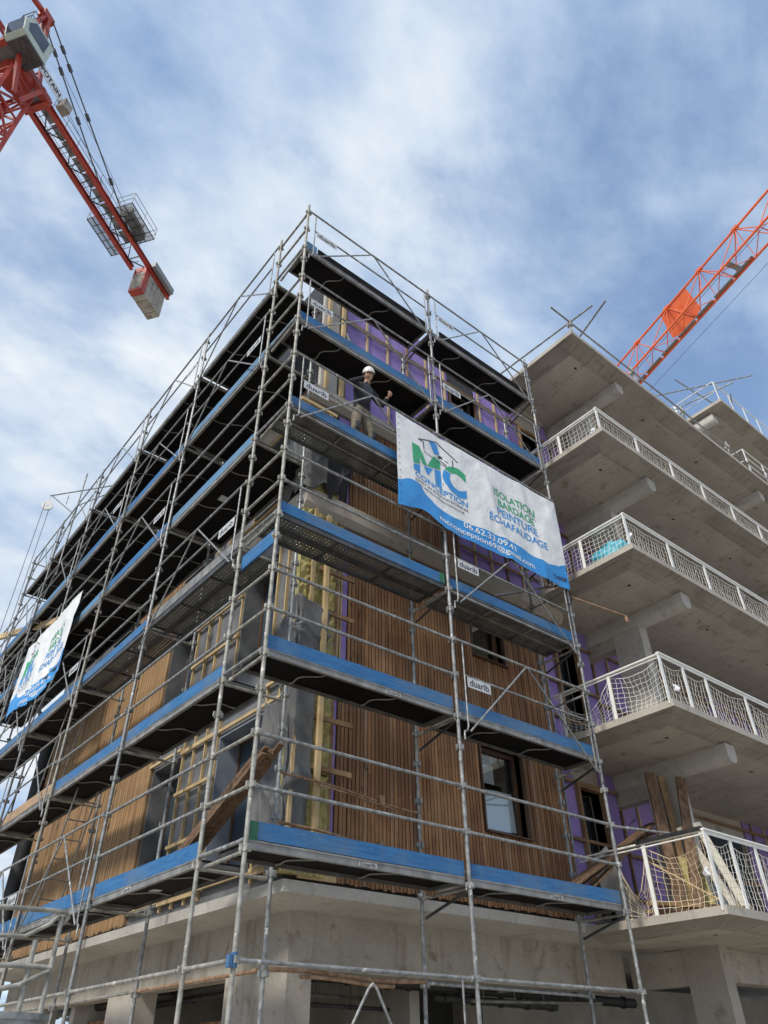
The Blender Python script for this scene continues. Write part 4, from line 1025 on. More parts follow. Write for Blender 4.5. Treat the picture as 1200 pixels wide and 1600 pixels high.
def bundle(label, a, b_, n, wide, m, seed, wd=0.07, th=0.024, up=(0,0,1), fan=0.01):
    rnd = random.Random(seed); a, b_ = Vector(a), Vector(b_); d = (b_-a).normalized(); side = d.cross(Vector(up)).normalized(); upv = side.cross(d)
    root = empty('plank_stack', a, label, 'planks')
    for i in range(n):
        r_, c = divmod(i, wide); o = side*((c-(wide-1)/2)*(wd+0.004))+upv*(r_*(th+0.002)); j = rnd.uniform(-0.12, 0.14)
        q = MB(); sp = side*rnd.uniform(-fan, fan)+upv*rnd.uniform(-fan, fan)*0.6
        q.beam(a+o+d*j+sp, b_+o+d*(j+rnd.uniform(-0.08, 0.08))-sp, wd, th, upv); part('plank', q, m, root)
bundle('stack of brown boards lying slanted at the scaffold corner', (0.47, 2.55, 3.56), (0.42, 0.42, 4.42), 16, 3, old_board, 4)
bundle('fan of brown boards sloping from the scaffold onto the lowest terrace', (5.55, 0.48, 3.56), (8.15, 0.62, 4.80), 12, 2, old_board, 5, 0.11, 0.02, fan=0.10)
tb = empty('trestle_bar', (7.0, 0.45, 3.32), 'dark steel trestle carrying the sloping boards on the lowest terrace', 'trestle')
q = MB(); q.tube((7.55, 0.15, 4.50), (7.55, 1.1, 4.50), 0.03, 8); part('bar', q, steel_d, tb)
for y in (0.2, 1.05): q = MB(); q.tube((7.55, y, 3.325), (7.55, y, 4.49), 0.022, 8); part('leg', q, steel_d, tb)

# planks and boards leaning on the lowest terrace
cream = mat('cream_board', (0.46,0.43,0.35), (0.56,0.53,0.45), 0.7, 0, 3, bs=0.1)
def lean(label, a, b_, w, t, m, up=(0.6,0.8,0), cat='plank', name='leaning_plank'):
    q = MB(); q.beam(a, b_, w, t, up); solo(name, q, m, a, label=label, cat=cat, group='boards leaning on the lowest terrace')
lean('wide brown plank standing in front of the column, left of the pair', (7.72, 0.10, 3.33), (8.05, 0.35, 5.72), 0.17, 0.05, old_board)
lean('narrow brown plank standing close beside the wide one at the column', (7.98, 0.05, 3.33), (8.30, 0.30, 5.70), 0.11, 0.05, pine_dark)
lean('brown plank leaning to the right, crossing the column', (7.55, -0.25, 3.33), (8.42, 0.0, 5.62), 0.16, 0.04, old_board)
lean('white board tilted left behind the corner post of the lowest railing', (8.30, -0.55, 3.33), (8.05, 0.02, 4.75), 0.13, 0.03, cream)
lean('cream board tilted left, nearest the corner of the lowest terrace', (8.02, -0.80, 3.33), (8.02, -0.30, 4.75), 0.13, 0.03, cream)
lean('grey sheet leaning behind the short net of the lowest terrace', (7.35, 0.70, 3.33), (7.35, 1.22, 4.45), 0.45, 0.015, plaster, (1,0,0), 'sheet', 'leaning_sheet')
lean('yellowish insulation board behind the short net of the lowest terrace', (7.95, -0.20, 3.33), (8.15, 0.08, 4.3), 0.32, 0.06, wool, (0.6,0.8,0), 'sheet', 'leaning_sheet')
q = MB(); q.tube((6.85, 0.02, 4.10), (6.92, -1.02, 3.40), 0.014, 7); solo('thin_stick', q, pine, (6.92, -1.02, 3.35), label='thin pale stick lying slanted in the yellowish net', cat='stick')
q = MB(); q.beam((7.0, 0.2, 3.55), (7.9, -0.9, 3.42), 0.18, 0.05); q.beam((7.1, 0.35, 3.47), (7.95, -0.7, 3.36), 0.16, 0.05); solo('scrap_wood', q, pine_dark, (7.4, -0.3, 3.33), label='dark scrap boards lying on the lowest terrace floor', cat='scrap wood')
# blue bag behind the net
rnd = random.Random(2)
def bag(u, v):
    th = u*2*math.pi; ph = (v-0.5)*math.pi; r = 1+0.10*math.sin(3*th+4*ph)+0.06*math.sin(7*th-5*ph)
    return (7.02+0.22*r*math.cos(ph)*math.cos(th), -0.52+0.42*r*math.cos(ph)*math.sin(th), 9.18+0.24+0.25*r*math.sin(ph)*(1 if ph > 0 else 0.95))
q = MB(); q.grid(bag, 28, 16); solo('rubbish_bag', q, blue_bag, (7.02, -0.52, 9.18), label='crumpled turquoise blue bag behind the terrace net', cat='bag')
# white scraps caught in nets
for k, (p, lb) in enumerate((((6.70, -0.95, 12.22), 'white scrap of sheet caught in the net corner under the roof slab'), ((6.72, -1.12, 9.42), 'white rag knotted to the net corner above the blue bag'), ((7.0, -1.10, 6.52), 'white tag hanging in the net beside the concrete column'), ((6.72, -0.98, 3.75), 'white paper caught low in the corner of the yellowish net'))):
    q = MB(); rr = random.Random(k)
    q.grid(lambda u, v: (p[0]+0.02*math.sin(5*u+k), p[1]+(u-0.5)*0.10+0.02*math.sin(7*v+k), p[2]+(v-0.5)*0.11+0.02*math.sin(5*u+2*k)), 6, 6)
    o = solo('scrap', q, paper, p, label=lb, cat='scrap'); o.modifiers.new('t', 'SOLIDIFY').thickness = 0.004
# yellow foam offcuts
q = MB(); q.box(6.68, 6.95, 0.75, 1.1, 6.205, 6.26); solo('foam_offcut', q, wool, (6.8, 0.9, 6.2), label='yellow offcut lying at the inner end of the second terrace', cat='offcut')
# timber cross and crate behind the worker
q = MB(); q.box(0.55, 0.62, 0.42, 0.49, 9.55, 10.2); q.box(0.45, 1.15, 0.40, 0.51, 10.2, 10.26); q.box(1.0, 1.07, 0.42, 0.49, 9.55, 10.2)
solo('wooden_trestle', q, pine, (0.8, 0.45, 9.55), label='pale timber trestle on the deck left of the worker', cat='trestle')
# silver bar and cable under the banner
q = MB(); q.beam((4.55, 0.42, 8.05), (6.1, 0.15, 8.72), 0.06, 0.03); solo('silver_bar', q, alu, (4.55, 0.42, 8.0), label='bright aluminium bar lying slanted under the banner', cat='bar')
q = MB(); q.poly([(5.95+0.22*math.sin(t), -0.02, 8.42-0.22*math.cos(t)) for t in [k*2*math.pi/22 for k in range(17)]], 0.012, 6); solo('cable_loop', q, black, (5.95, 0, 8.2), label='black cable loop hanging under the banner corner', cat='cable')
q = MB(); q.tube((6.15, -0.02, 8.42), (7.05, -0.5, 8.12), 0.015, 7); q.box(7.02, 7.06, -0.52, -0.48, 8.0, 8.13); solo('loose_tube', q, rust, (6.2, 0, 8.1), label='thin rusty tube sticking out right of the banner', cat='tube')
q = MB(); q.tube((3.6, 0.55, 7.55), (3.05, 0.1, 8.9), 0.018, 7); solo('raking_tube', q, steel_d, (3.6, 0.55, 7.5), label='dark raking tube below the banner\'s left part', cat='tube')

# hoist on the long scaffold: swing arm, pulley wheel, ropes
h = empty('material_hoist', (0, 11.9, 13.5), 'scaffold hoist arm with pulley wheel above the left-hand scaffold', 'hoist')
q = MB(); q.tube((0, 11.9, 12.4), (0, 11.9, 16.0), 0.024, 8); part('mast', q, galv, h)
q = MB(); q.tube((0.6, 10.6, 15.05), (-0.72, 12.3, 15.05), 0.02, 8); q.tube((0.5, 10.7, 14.78), (0, 11.9, 14.78), 0.016, 8); q.tube((-0.66, 12.25, 15.03), (0, 11.9, 14.45), 0.016, 8); q.tube((-0.3, 11.95, 14.72), (-0.3, 11.95, 15.05), 0.012, 6); part('arm', q, galv, h)
q = MB(); q.tube((-0.72, 12.28, 14.70), (-0.70, 12.33, 14.70), 0.16, 20); q.tube((-0.725, 12.27, 14.70), (-0.695, 12.34, 14.70), 0.03, 8); q.tube((-0.71, 12.3, 14.7), (-0.71, 12.3, 15.05), 0.01, 6); part('pulley', q, white, h)
q = MB(); q.tube((-0.80, 12.22, 14.7), (-0.85, 12.2, 0.05), 0.009, 5); q.tube((-0.62, 12.40, 14.7), (-0.60, 12.5, 0.05), 0.009, 5); part('rope', q, rope_m, h)
q = MB(); q.beam((0.4, 11.5, 11.0), (-0.3, 19.6, 13.3), 0.10, 0.16); solo('timber_beam', q, pine, (0.4, 11.5, 10.9), label='long yellow timber beam jutting out left past the scaffold', cat='beam')

# galvanised gate frame low at the left edge
gt = empty('access_gate', (-1.75, -0.9, 0), 'galvanised tube gate frame low at the left edge', 'gate')
def bar(pts, r=0.0165, nm='tube'): q = MB(); q.poly(pts, r, 9); part(nm, q, galv_old, gt)
y = -0.9
bar([(-3.3,y,2.47),(-2.0,y,2.50),(-1.86,y,2.50),(-1.84,y,2.47),(-1.86,y+0.03,2.43)]); bar([(-3.3,y,2.31),(-2.25,y,2.33),(-2.1,y,2.335),(-1.95,y,2.42),(-1.90,y,2.48)], 0.0135)
bar([(-3.3,y,2.14),(-2.0,y,2.17),(-1.88,y,2.165)]); bar([(-3.3,y,2.02),(-2.2,y,2.03),(-2.06,y,2.06),(-1.89,y,2.15)], 0.017)
bar([(-1.88,y+0.01,2.47),(-1.885,y+0.01,0.05)]); bar([(-2.02,y+0.012,2.32),(-2.025,y+0.012,0.05)], 0.018); bar([(-3.25,y,2.47),(-3.25,y,0.05)])
dc = (-2.50, -1.85)
dr = empty('steel_drum', (*dc, 0), 'grey steel drum at the bottom left corner', 'drum')
q = MB(); q.tube((*dc,0), (*dc,1.84), 0.33, 40); part('shell', q, galv, dr)
for z in (0.02, 0.6, 1.2, 1.82): q = MB(); q.tube((*dc,z), (*dc,z+0.03), 0.342, 40); part('rib', q, galv, dr)
# slatted timber panel stacked on the ground behind the gate
def ground_panel(label, x, y0, y1, z1):
    root = empty('slat_panel', (x, y0, 0), label, 'panel', 'timber panels stored on the ground')
    y_ = y0
    while y_ < y1-0.05: q = MB(); q.box(x, x+0.03, y_, y_+0.062, 0.1, z1); part('slat', q, larch if int(y_*10) % 3 else slat_m, root); y_ += 0.075
    for z in (0.4, 1.3, z1-0.2): q = MB(); q.box(x+0.032, x+0.07, y0, y1, z, z+0.08); part('rail', q, pine, root)
ground_panel('tan slatted panel standing between the ground floor pillars, left', 2.3, 7.2, 9.6, 2.35)
ground_panel('tan slatted panel standing behind the second pillar', 2.6, 3.4, 5.6, 2.20)
# ================================================================ tower cranes
O_ = Vector((-6.84, 19.93, 45)); U_ = Vector((0.8222, 0.5692, 0)); N_ = Vector((0.5692, -0.8222, 0)); Z_ = Vector((0, 0, 1))
def LP(s, t, h): return O_+U_*s+N_*t+Z_*h
cl = empty('tower_crane', LP(-1.6, 0, -45), 'red tower crane at top left with counterweights hanging below its rear jib', 'crane', 'tower cranes over the site')
def seg(mb, a, c, w, h=None): mb.beam(a, c, w, h or w)
def ibeam(mb, a, c, w, h):
    a, c = Vector(a), Vector(c); mb.beam(a+Z_*(h/2-0.02), c+Z_*(h/2-0.02), w, 0.04); mb.beam(a-Z_*(h/2-0.02), c-Z_*(h/2-0.02), w, 0.04); mb.beam(a, c, w*0.18, h-0.08)
for t, e in ((-0.57, 10.9), (0.57, 13.75)):
    q = MB(); ibeam(q, LP(-1.2, t, 0), LP(e, t, 0), 0.24, 0.40); part('jib_chord', q, red_c, cl)
q = MB()
for k in range(10):
    s_ = 0.3+k*1.1
    q.beam(LP(s_, -0.47, 0), LP(s_, 0.47, 0), 0.07, 0.07)
    q.beam(LP(s_, -0.47 if k % 2 else 0.47, 0), LP(s_+1.1, 0.47 if k % 2 else -0.47, 0), 0.06, 0.06)
    q.beam(LP(s_+0.35, -0.47, 0.05), LP(s_+0.35, 0.1, 0.05), 0.035, 0.035)
part('lacing', q, steel_d, cl)
q = MB()
for k in range(9): q.beam(LP(0.3+k*1.0, 0.16, 0.16), LP(1.22+k*1.0, 0.16, 0.16), 0.44, 0.03)
part('walkway', q, grating, cl)
for t in (0.62, -0.62):
    q = MB()
    for k in range(9): q.tube(LP(0.5+k*1.15, t, 0.2), LP(0.5+k*1.15, t, 1.25), 0.018, 5)
    for h in (0.7, 1.25): q.tube(LP(0.5, t, h), LP(9.7, t, h), 0.018, 5)
    part('handrail', q, steel_d, cl)
for t0, t1, s0, s1 in ((0.72, 1.95, 6.75, 9.4), (-1.42, -0.72, 6.9, 9.7)):
    q = MB(); q.add([LP(s0,t0,0.12),LP(s1,t0,0.12),LP(s1,t1,0.12),LP(s0,t1,0.12)], [(0,1,2,3)]); o = part('platform', q, grate_open, cl)
    q = MB()
    for k in range(6): s_ = s0+(s1-s0)*k/5; q.beam(LP(s_, t0, 0.06), LP(s_, t1, 0.06), 0.035, 0.06)
    for t in (t0, (t0+t1)/2, t1): q.beam(LP(s0, t, 0.06), LP(s1, t, 0.06), 0.05, 0.06)
    part('frame', q, steel_d, o)
    q = MB(); te = t1 if t0 > 0 else t0
    for h in (0.65, 1.2):
        q.tube(LP(s0, te, h), LP(s1, te, h), 0.022, 5)
        for s_ in (s0, s1): q.tube(LP(s_, t0, h), LP(s_, t1, h), 0.022, 5)
    for s_ in (s0, (s0+s1)/2, s1): q.tube(LP(s_, te, 0.1), LP(s_, te, 1.2), 0.022, 5)
    part('handrail', q, galv, o)
q = MB(); q.tube(LP(7.5, 1.0, 0.6), LP(8.6, 1.0, 0.6), 0.38, 16); q.tube(LP(7.4, 1.0, 0.6), LP(7.5, 1.0, 0.6), 0.5, 16); q.tube(LP(8.6, 1.0, 0.6), LP(8.7, 1.0, 0.6), 0.5, 16); part('winch', q, steel_d, cl)
q = MB(); q.beam(LP(8.8, 0.9, 0.55), LP(9.35, 0.9, 0.55), 0.6, 0.7); part('motor', q, steel_d, cl)
for k in range(5):
    q = MB(); s_ = 11.05+k*0.49
    q.beam(LP(s_, 0.02, -1.15+0.02*(k % 2)), LP(s_+0.455, 0.02, -1.15+0.02*(k % 2)), 0.92 if k else 0.96, 2.5); o = part('counterweight', q, red_c if k == 0 else ballast, cl)
    if k == 0: q = MB(); q.beam(LP(11.03, 0.02, -1.4), LP(11.048, 0.02, -1.4), 0.8, 1.6); part('face_plate', q, ballast, o)
q = MB(); q.beam(LP(11.2, 0.85, 0.3), LP(13.6, 0.85, 0.3), 0.28, 0.5); part('side_box', q, grating, cl)
# rear cross beam, cat head, pendants
q = MB(); q.beam(LP(0.1, -0.8, -0.05), LP(0.1, 0.8, -0.05), 0.35, 0.55); q.beam(LP(-3.2, -0.8, -0.05), LP(-3.2, 0.8, -0.05), 0.3, 0.5); q.beam(LP(-3.2, 0.75, -0.02), LP(0.1, 0.75, -0.02), 0.22, 0.45); q.beam(LP(-3.2, -0.75, -0.02), LP(0.1, -0.75, -0.02), 0.22, 0.45); part('turntable_frame', q, red_c, cl)
q = MB(); q.beam(LP(-3.1, 0, 0.10), LP(0.0, 0, 0.10), 1.2, 0.05); part('floor', q, grating, cl)
ap = (-2.15, 0.15, 6.4)
q = MB()
for t in (-0.55, 0.55):
    q.beam(LP(-0.6, t, 0.1), LP(ap[0]+0.1, ap[1]+t*0.25, ap[2]), 0.18, 0.2); q.beam(LP(-2.9, t, 0.1), LP(ap[0]-0.1, ap[1]+t*0.25, ap[2]), 0.16, 0.18)
for h in (1.5, 3.0, 4.5):
    f = h/6.4; q.beam(LP(-0.6-1.5*f, -0.55+0.4*f, h), LP(-0.6-1.5*f, 0.55-0.3*f, h), 0.09, 0.09); q.beam(LP(-2.9+0.7*f, -0.55+0.4*f, h), LP(-0.6-1.5*f, 0.55-0.3*f, h+1.0), 0.07, 0.07)
q.beam(LP(ap[0]-0.35, ap[1], ap[2]), LP(ap[0]+0.45, ap[1], ap[2]+0.05), 0.5, 0.6)
part('cat_head', q, red_c, cl)
q = MB(); q.beam(LP(ap[0], ap[1], ap[2]+0.2), LP(ap[0]-9, ap[1], 4.0), 0.22, 0.3); part('front_pendant', q, red_c, cl)
for t in (-0.25, 0.28):
    q = MB(); a = LP(ap[0]+0.3, ap[1]+t, ap[2]); c = LP(9.0, t*1.7, 0.25); q.tube(a, c, 0.045, 6)
    for f in (0.12, 0.20, 0.42, 0.72): m_ = a.lerp(c, f); q.beam(m_-(c-a).normalized()*0.22, m_+(c-a).normalized()*0.22, 0.16, 0.20)
    part('pendant', q, steel_d, cl)
for t in (0.1, 0.9):
    q = MB(); q.tube(LP(-0.5, t, 3.2), LP(7.9, t, 1.0), 0.014, 5); part('cable', q, steel_d, cl)
# operator cab with sloped windscreen, sign plate and small roof basket
cb = MB()
s0, s1, t0, t1, h0, h1 = -3.55, -1.75, 0.75, 2.0, -0.6, 1.35
def prism_cab(mb, prof, t0, t1):
    n = len(prof); v = [LP(a, t0, c) for a, c in prof]+[LP(a, t1, c) for a, c in prof]
    mb.add(v, [(k, (k+1) % n, n+(k+1) % n, n+k) for k in range(n)]); mb.add(v[:n], [tuple(range(n))]); mb.add(v[n:], [tuple(range(n))])
prism_cab(cb, [(s1,h0+0.1),(s1,h1),(s0+0.25,h1),(s0-0.15,0.55),(s0+0.05,h0+0.25),(s0+0.3,h0+0.1)], t0, t1)
o = part('cab', cb, cab_m, cl)
q = MB(); prism_cab(q, [(s1-0.35,0.0),(s1-0.35,h1-0.18),(s0+0.42,h1-0.18),(s0+0.12,0.5),(s0+0.3,0.0)], t1+0.004, t1+0.02); part('side_window', q, dglass, o)
q = MB(); q.add([LP(s0-0.165,t0+0.1,0.52),LP(s0-0.165,t1-0.1,0.52),LP(s0+0.03,t1-0.1,h0+0.28),LP(s0+0.03,t0+0.1,h0+0.28)], [(0,1,2,3)]); q.add([LP(s0-0.165,t0+0.1,0.60),LP(s0-0.165,t1-0.1,0.60),LP(s0+0.21,t1-0.1,h1-0.05),LP(s0+0.21,t0+0.1,h1-0.05)], [(0,1,2,3)]); part('windscreen', q, dglass, o)
q = MB(); q.beam(LP(s0+0.3, (t0+t1)/2, h0+0.03), LP(s1, (t0+t1)/2, h0+0.03), t1-t0-0.1, 0.12); part('cab_floor', q, steel_d, o)
q = MB(); q.beam(LP(-1.65, 1.45, 0.1), LP(0.15, 1.45, 0.1), 0.05, 0.75); sp_ = part('sign_plate', q, paper, cl)
q = MB(); put_text(q, 'POTAIN', lambda u, v: LP(-1.55+u, 1.481, -0.14+v), 0, 0, 1.6, 0.46, 0.04); part('lettering', q, ink, sp_)
q = MB()
for a, c in ((-3.4,-3.4),(-2.2,-2.2)):
    for t in (0.9, 1.7): q.tube(LP(a, t, h1), LP(a, t, h1+1.1), 0.025, 5)
for h in (h1+0.55, h1+1.1):
    for t in (0.9, 1.7): q.tube(LP(-3.4, t, h), LP(-2.2, t, h), 0.025, 5)
    for a in (-3.4, -2.2): q.tube(LP(a, 0.9, h), LP(a, 1.7, h), 0.025, 5)
part('roof_basket', q, steel_d, o)
q = MB(); q.beam(LP(0.45, 1.15, 0.45), LP(1.05, 1.15, 0.45), 0.5, 0.8); part('electric_box', q, ballast, cl)
# mast
def mast(root, c, d1, d2, half, z0, z1, m, step, leg=0.2):
    c = Vector(c)
    cn = [d1*a+d2*b_ for a, b_ in ((half,half),(half,-half),(-half,-half),(-half,half))]
    for p in cn: q = MB(); q.beam((c.x+p.x, c.y+p.y, z0), (c.x+p.x, c.y+p.y, z1), leg, leg, (1,0,0)); part('mast_leg', q, m, root)
    q = MB(); z = z0; k = 0
    while z < z1-0.1:
        zn = min(z+step, z1)
        for i in range(4):
            a, b_ = cn[i], cn[(i+1) % 4]
            if k % 2: a, b_ = b_, a
            q.beam((c.x+a.x, c.y+a.y, z), (c.x+b_.x, c.y+b_.y, zn), leg*0.5, leg*0.5); q.beam((c.x+a.x, c.y+a.y, zn), (c.x+b_.x, c.y+b_.y, zn), leg*0.45, leg*0.45)
        z = zn; k += 1
    part('mast_lacing', q, m, root)
mast(cl, LP(-1.6, 0, 0), U_, N_, 0.8, 0, 43.6, red_c, 1.7)
q = MB(); q.tube(LP(-1.6, 0, -0.75), LP(-1.6, 0, -0.3), 0.8, 20, 0.9); part('slewing_ring', q, red_c, cl)
q = MB()
for t in (-1.05, 1.05): q.beam(LP(-0.6, t, -0.3), LP(-1.4, t, -3.4), 0.2, 0.24); q.beam(LP(-2.6, t, -0.3), LP(-1.8, t, -3.4), 0.2, 0.24)
part('slewing_brace', q, red_c, cl)
def truss(root, P0, d, side, n, step, w, h, m, r=0.06, lac=0.035):
    P0 = Vector(P0); L = n*step
    def Q(s_, t, z): return P0+d*s_+side*t+Z_*z
    for t, z in ((-w/2, 0), (w/2, 0), (0, h)):
        q = MB(); q.beam(Q(0, t, z), Q(L, t, z), 2*r, 2*r); part('jib_chord', q, m, root)
    for k in range(n):
        q = MB(); s_ = k*step; sm_ = s_+step/2
        for t in (-w/2, w/2):
            q.tube(Q(s_, t, 0), Q(sm_, 0, h), lac, 6); q.tube(Q(sm_, 0, h), Q(s_+step, t, 0), lac, 6); q.tube(Q(sm_, t, 0), Q(sm_, 0, h), lac*0.7, 5)
        q.tube(Q(s_, -w/2, 0), Q(s_, w/2, 0), lac, 6); q.tube(Q(s_, -w/2, 0), Q(sm_, w/2, 0), lac*0.8, 6); q.tube(Q(sm_, w/2, 0), Q(s_+step, -w/2, 0), lac*0.8, 6)
        q.beam(Q(sm_-0.2, 0, h), Q(sm_+0.2, 0, h), 0.2, 0.18)
        part('jib_lacing', q, m, root)
    return Q
truss(cl, LP(-3.2, 0, -0.1), -U_, N_, 11, 2.6, 1.3, 1.6, red_c)
# second crane
D2 = Vector((0.293, 0.957, 0)).normalized(); S2 = Vector((D2.y, -D2.x, 0))
P2 = Vector((25.25, -3.01, 36))
cr_ = empty('tower_crane', P2-D2*34-Z_*36, 'orange lattice crane jib crossing the sky at upper right', 'crane', 'tower cranes over the site')
Q2 = truss(cr_, P2-D2*34.2, D2, S2, 19, 2.85, 1.18, 2.3, ora_c, 0.05, 0.032)
o2 = 34.2
q = MB(); q.add([Q2(o2+5.5, 0.02, 2.2), Q2(o2+7.7, 0.02, 2.2), Q2(o2+7.8, 0.48, 0.55), Q2(o2+7.3, 0.56, 0.30), Q2(o2+5.9, 0.56, 0.30), Q2(o2+5.4, 0.48, 0.55)], [(0,1,2,3,4,5)]); o = part('sign_board', q, ora_c, cr_); o.modifiers.new('t', 'SOLIDIFY').thickness = 0.04
q = MB()
for k in range(9): q.beam(Q2(o2+1.5+k*1.5, 0.45, 0.07), Q2(o2+2.86+k*1.5, 0.45, 0.07), 0.22, 0.03)
q.beam(Q2(o2+2.2, 0.0, 0.06), Q2(o2+2.5, 0.0, 0.06), 1.0, 0.05)
part('walkway', q, grating, cr_)
q = MB(); q.tube(Q2(0, 0.9, -0.55), Q2(52, 0.9, -0.75), 0.012, 5); q.tube(Q2(0, 0.1, 0.6), Q2(52, 0.1, 0.6), 0.014, 5); part('cable', q, steel_d, cr_)
mast(cr_, P2-D2*34, D2, S2, 0.8, 0, 37, ora_c, 1.9)
q = MB(); q.beam(P2-D2*34-Z_*1.5, P2-D2*48-Z_*0.3+Z_*0.0, 1.2, 0.5); part('counter_jib', q, ora_c, cr_)
q = MB(); q.beam(P2-D2*45.5-Z_*2, P2-D2*47.5-Z_*2, 1.2, 3); part('counterweight', q, ballast, cr_)
# ================================================================ the worker leaning over the guard rail
skin_m = mat('skin', (0.42,0.24,0.17), (0.50,0.30,0.22), 0.55, 0, 20, bs=0.05)
sweat = mat('dark_sweater', (0.008,0.009,0.013), (0.018,0.020,0.027), 0.85, 0, 30, bs=0.3)
grey_tee = mat('grey_shirt_front', (0.030,0.034,0.048), (0.05,0.055,0.072), 0.85, 0, 30, bs=0.3)
khaki = mat('khaki_trousers', (0.14,0.12,0.085), (0.23,0.20,0.145), 0.85, 0, 14, bs=0.3, spot=(9, 0.64, (0.12,0.10,0.07)))
hair_m = mat('dark_hair', (0.02,0.015,0.012), (0.05,0.04,0.03), 0.7, 0, 40, bs=0.2)
def skin_mesh(verts, edges, radii, root=0, sub=2):
    me = bpy.data.meshes.new('body'); me.from_pydata(verts, edges, []); ob = bpy.data.objects.new('body', me); col.objects.link(ob)
    md = ob.modifiers.new('skin', 'SKIN'); md.use_smooth_shade = True; md.branch_smoothing = 0.3
    sd = me.skin_vertices[0].data
    for i, r_ in enumerate(radii): sd[i].radius = (r_, r_) if not isinstance(r_, tuple) else r_; sd[i].use_root = (i == root)
    s2 = ob.modifiers.new('sub', 'SUBSURF'); s2.levels = sub; s2.render_levels = sub
    dg = bpy.context.evaluated_depsgraph_get(); dg.update()
    out = bpy.data.meshes.new_from_object(ob.evaluated_get(dg)); bpy.data.objects.remove(ob); bpy.data.meshes.remove(me)
    v = [tuple(p.co) for p in out.vertices]; f = [tuple(p.vertices) for p in out.polygons]; bpy.data.meshes.remove(out)
    return v, f
WX, WY_, WZ = 0.0, 0.0, 0.0
J = dict(pel=(1.52,.26,10.47), sp=(1.51,.22,10.66), ch=(1.51,.17,10.84), nk=(1.51,.11,11.00), hd=(1.515,.06,11.10),
         rs=(1.33,.15,10.93), re=(1.12,.04,10.74), rw=(1.36,-.06,10.93), ls=(1.70,.15,10.91), le=(1.83,.08,10.62), lw=(1.86,-.05,10.78),
         rh=(1.43,.26,10.38), rk=(1.37,.20,9.98), ra=(1.34,.30,9.60), rt=(1.30,.12,9.555),
         lh=(1.62,.27,10.38), lk=(1.74,.24,9.98), la=(1.82,.34,9.60), lt=(1.80,.16,9.555))
names = list(J); V0 = [J[k] for k in names]; ix = {k: i for i, k in enumerate(names)}
E0 = [('pel','sp'),('sp','ch'),('ch','nk'),('nk','hd'),('ch','rs'),('rs','re'),('re','rw'),('ch','ls'),('ls','le'),('le','lw'),('pel','rh'),('rh','rk'),('rk','ra'),('ra','rt'),('pel','lh'),('lh','lk'),('lk','la'),('la','lt')]
RAD = dict(pel=(.15,.12), sp=(.145,.115), ch=(.165,.125), nk=.058, hd=.06, rs=.078, re=.052, rw=.036, ls=.078, le=.052, lw=.036, rh=.105, rk=.075, ra=.055, rt=.045, lh=.105, lk=.075, la=.055, lt=.045)
bv, bf = skin_mesh(V0, [(ix[a], ix[b_]) for a, b_ in E0], [RAD[k] for k in names])
body = MB()
def zone(p):
    p = Vector(p)
    if p.z > 11.0 and abs(p.x-1.51) < 0.1: return 0
    if (p-Vector(J['rw'])).length < 0.045 or (p-Vector(J['lw'])).length < 0.045: return 0
    if p.z < 9.64: return 3
    if p.z < 10.46 and p.y > -0.02 and p.x < 1.78+0.2: 
        if (p-Vector(J['le'])).length > 0.10: return 2
    if abs(p.x-1.53) < 0.10 and p.y < 0.10 and 10.5 < p.z < 11.0: return 4
    return 1
body.add(bv, bf, True)
body.mi = [zone(sum((Vector(bv[i]) for i in f), Vector())/len(f)) for f in bf]
# head: shaped ellipsoid facing the camera and looking down
hc = Vector((1.515, .045, 11.17)); fd = Vector((-0.52, -0.70, -0.48)).normalized(); rt_ = fd.cross(Z_).normalized(); upd = rt_.cross(fd)
def head(u, v):
    th = u*2*math.pi; ph = (v-0.5)*math.pi
    x, y, z = math.cos(ph)*math.sin(th), math.cos(ph)*math.cos(th), math.sin(ph)
    r = 1.0
    if y > 0:
        r += 0.22*math.exp(-((x/0.16)**2+((z+0.10)/0.20)**2))          # nose
        r -= 0.10*math.exp(-(((abs(x)-0.36)/0.16)**2+((z-0.10)/0.12)**2))  # eye sockets
        r += 0.05*math.exp(-((x/0.3)**2+((z+0.52)/0.10)**2))           # lips
        r += 0.07*math.exp(-((x/0.3)**2+((z+0.85)/0.2)**2))            # chin
    jaw = 1-0.22*max(0, -z)
    return tuple(hc+rt_*(x*0.078*r*jaw)+fd*(y*0.097*r)+upd*(z*0.118))
body.grid(head, 32, 24, mi=0)
for s_ in (-1, 1):     # ears
    c = hc+rt_*s_*0.08; body.grid(lambda u, v: tuple(c+rt_*(s_*0.012*math.sin(v*math.pi))+fd*(0.022*math.cos(u*2*math.pi)*math.sin(v*math.pi))+upd*(0.034*math.cos(v*math.pi))), 8, 6, mi=0)
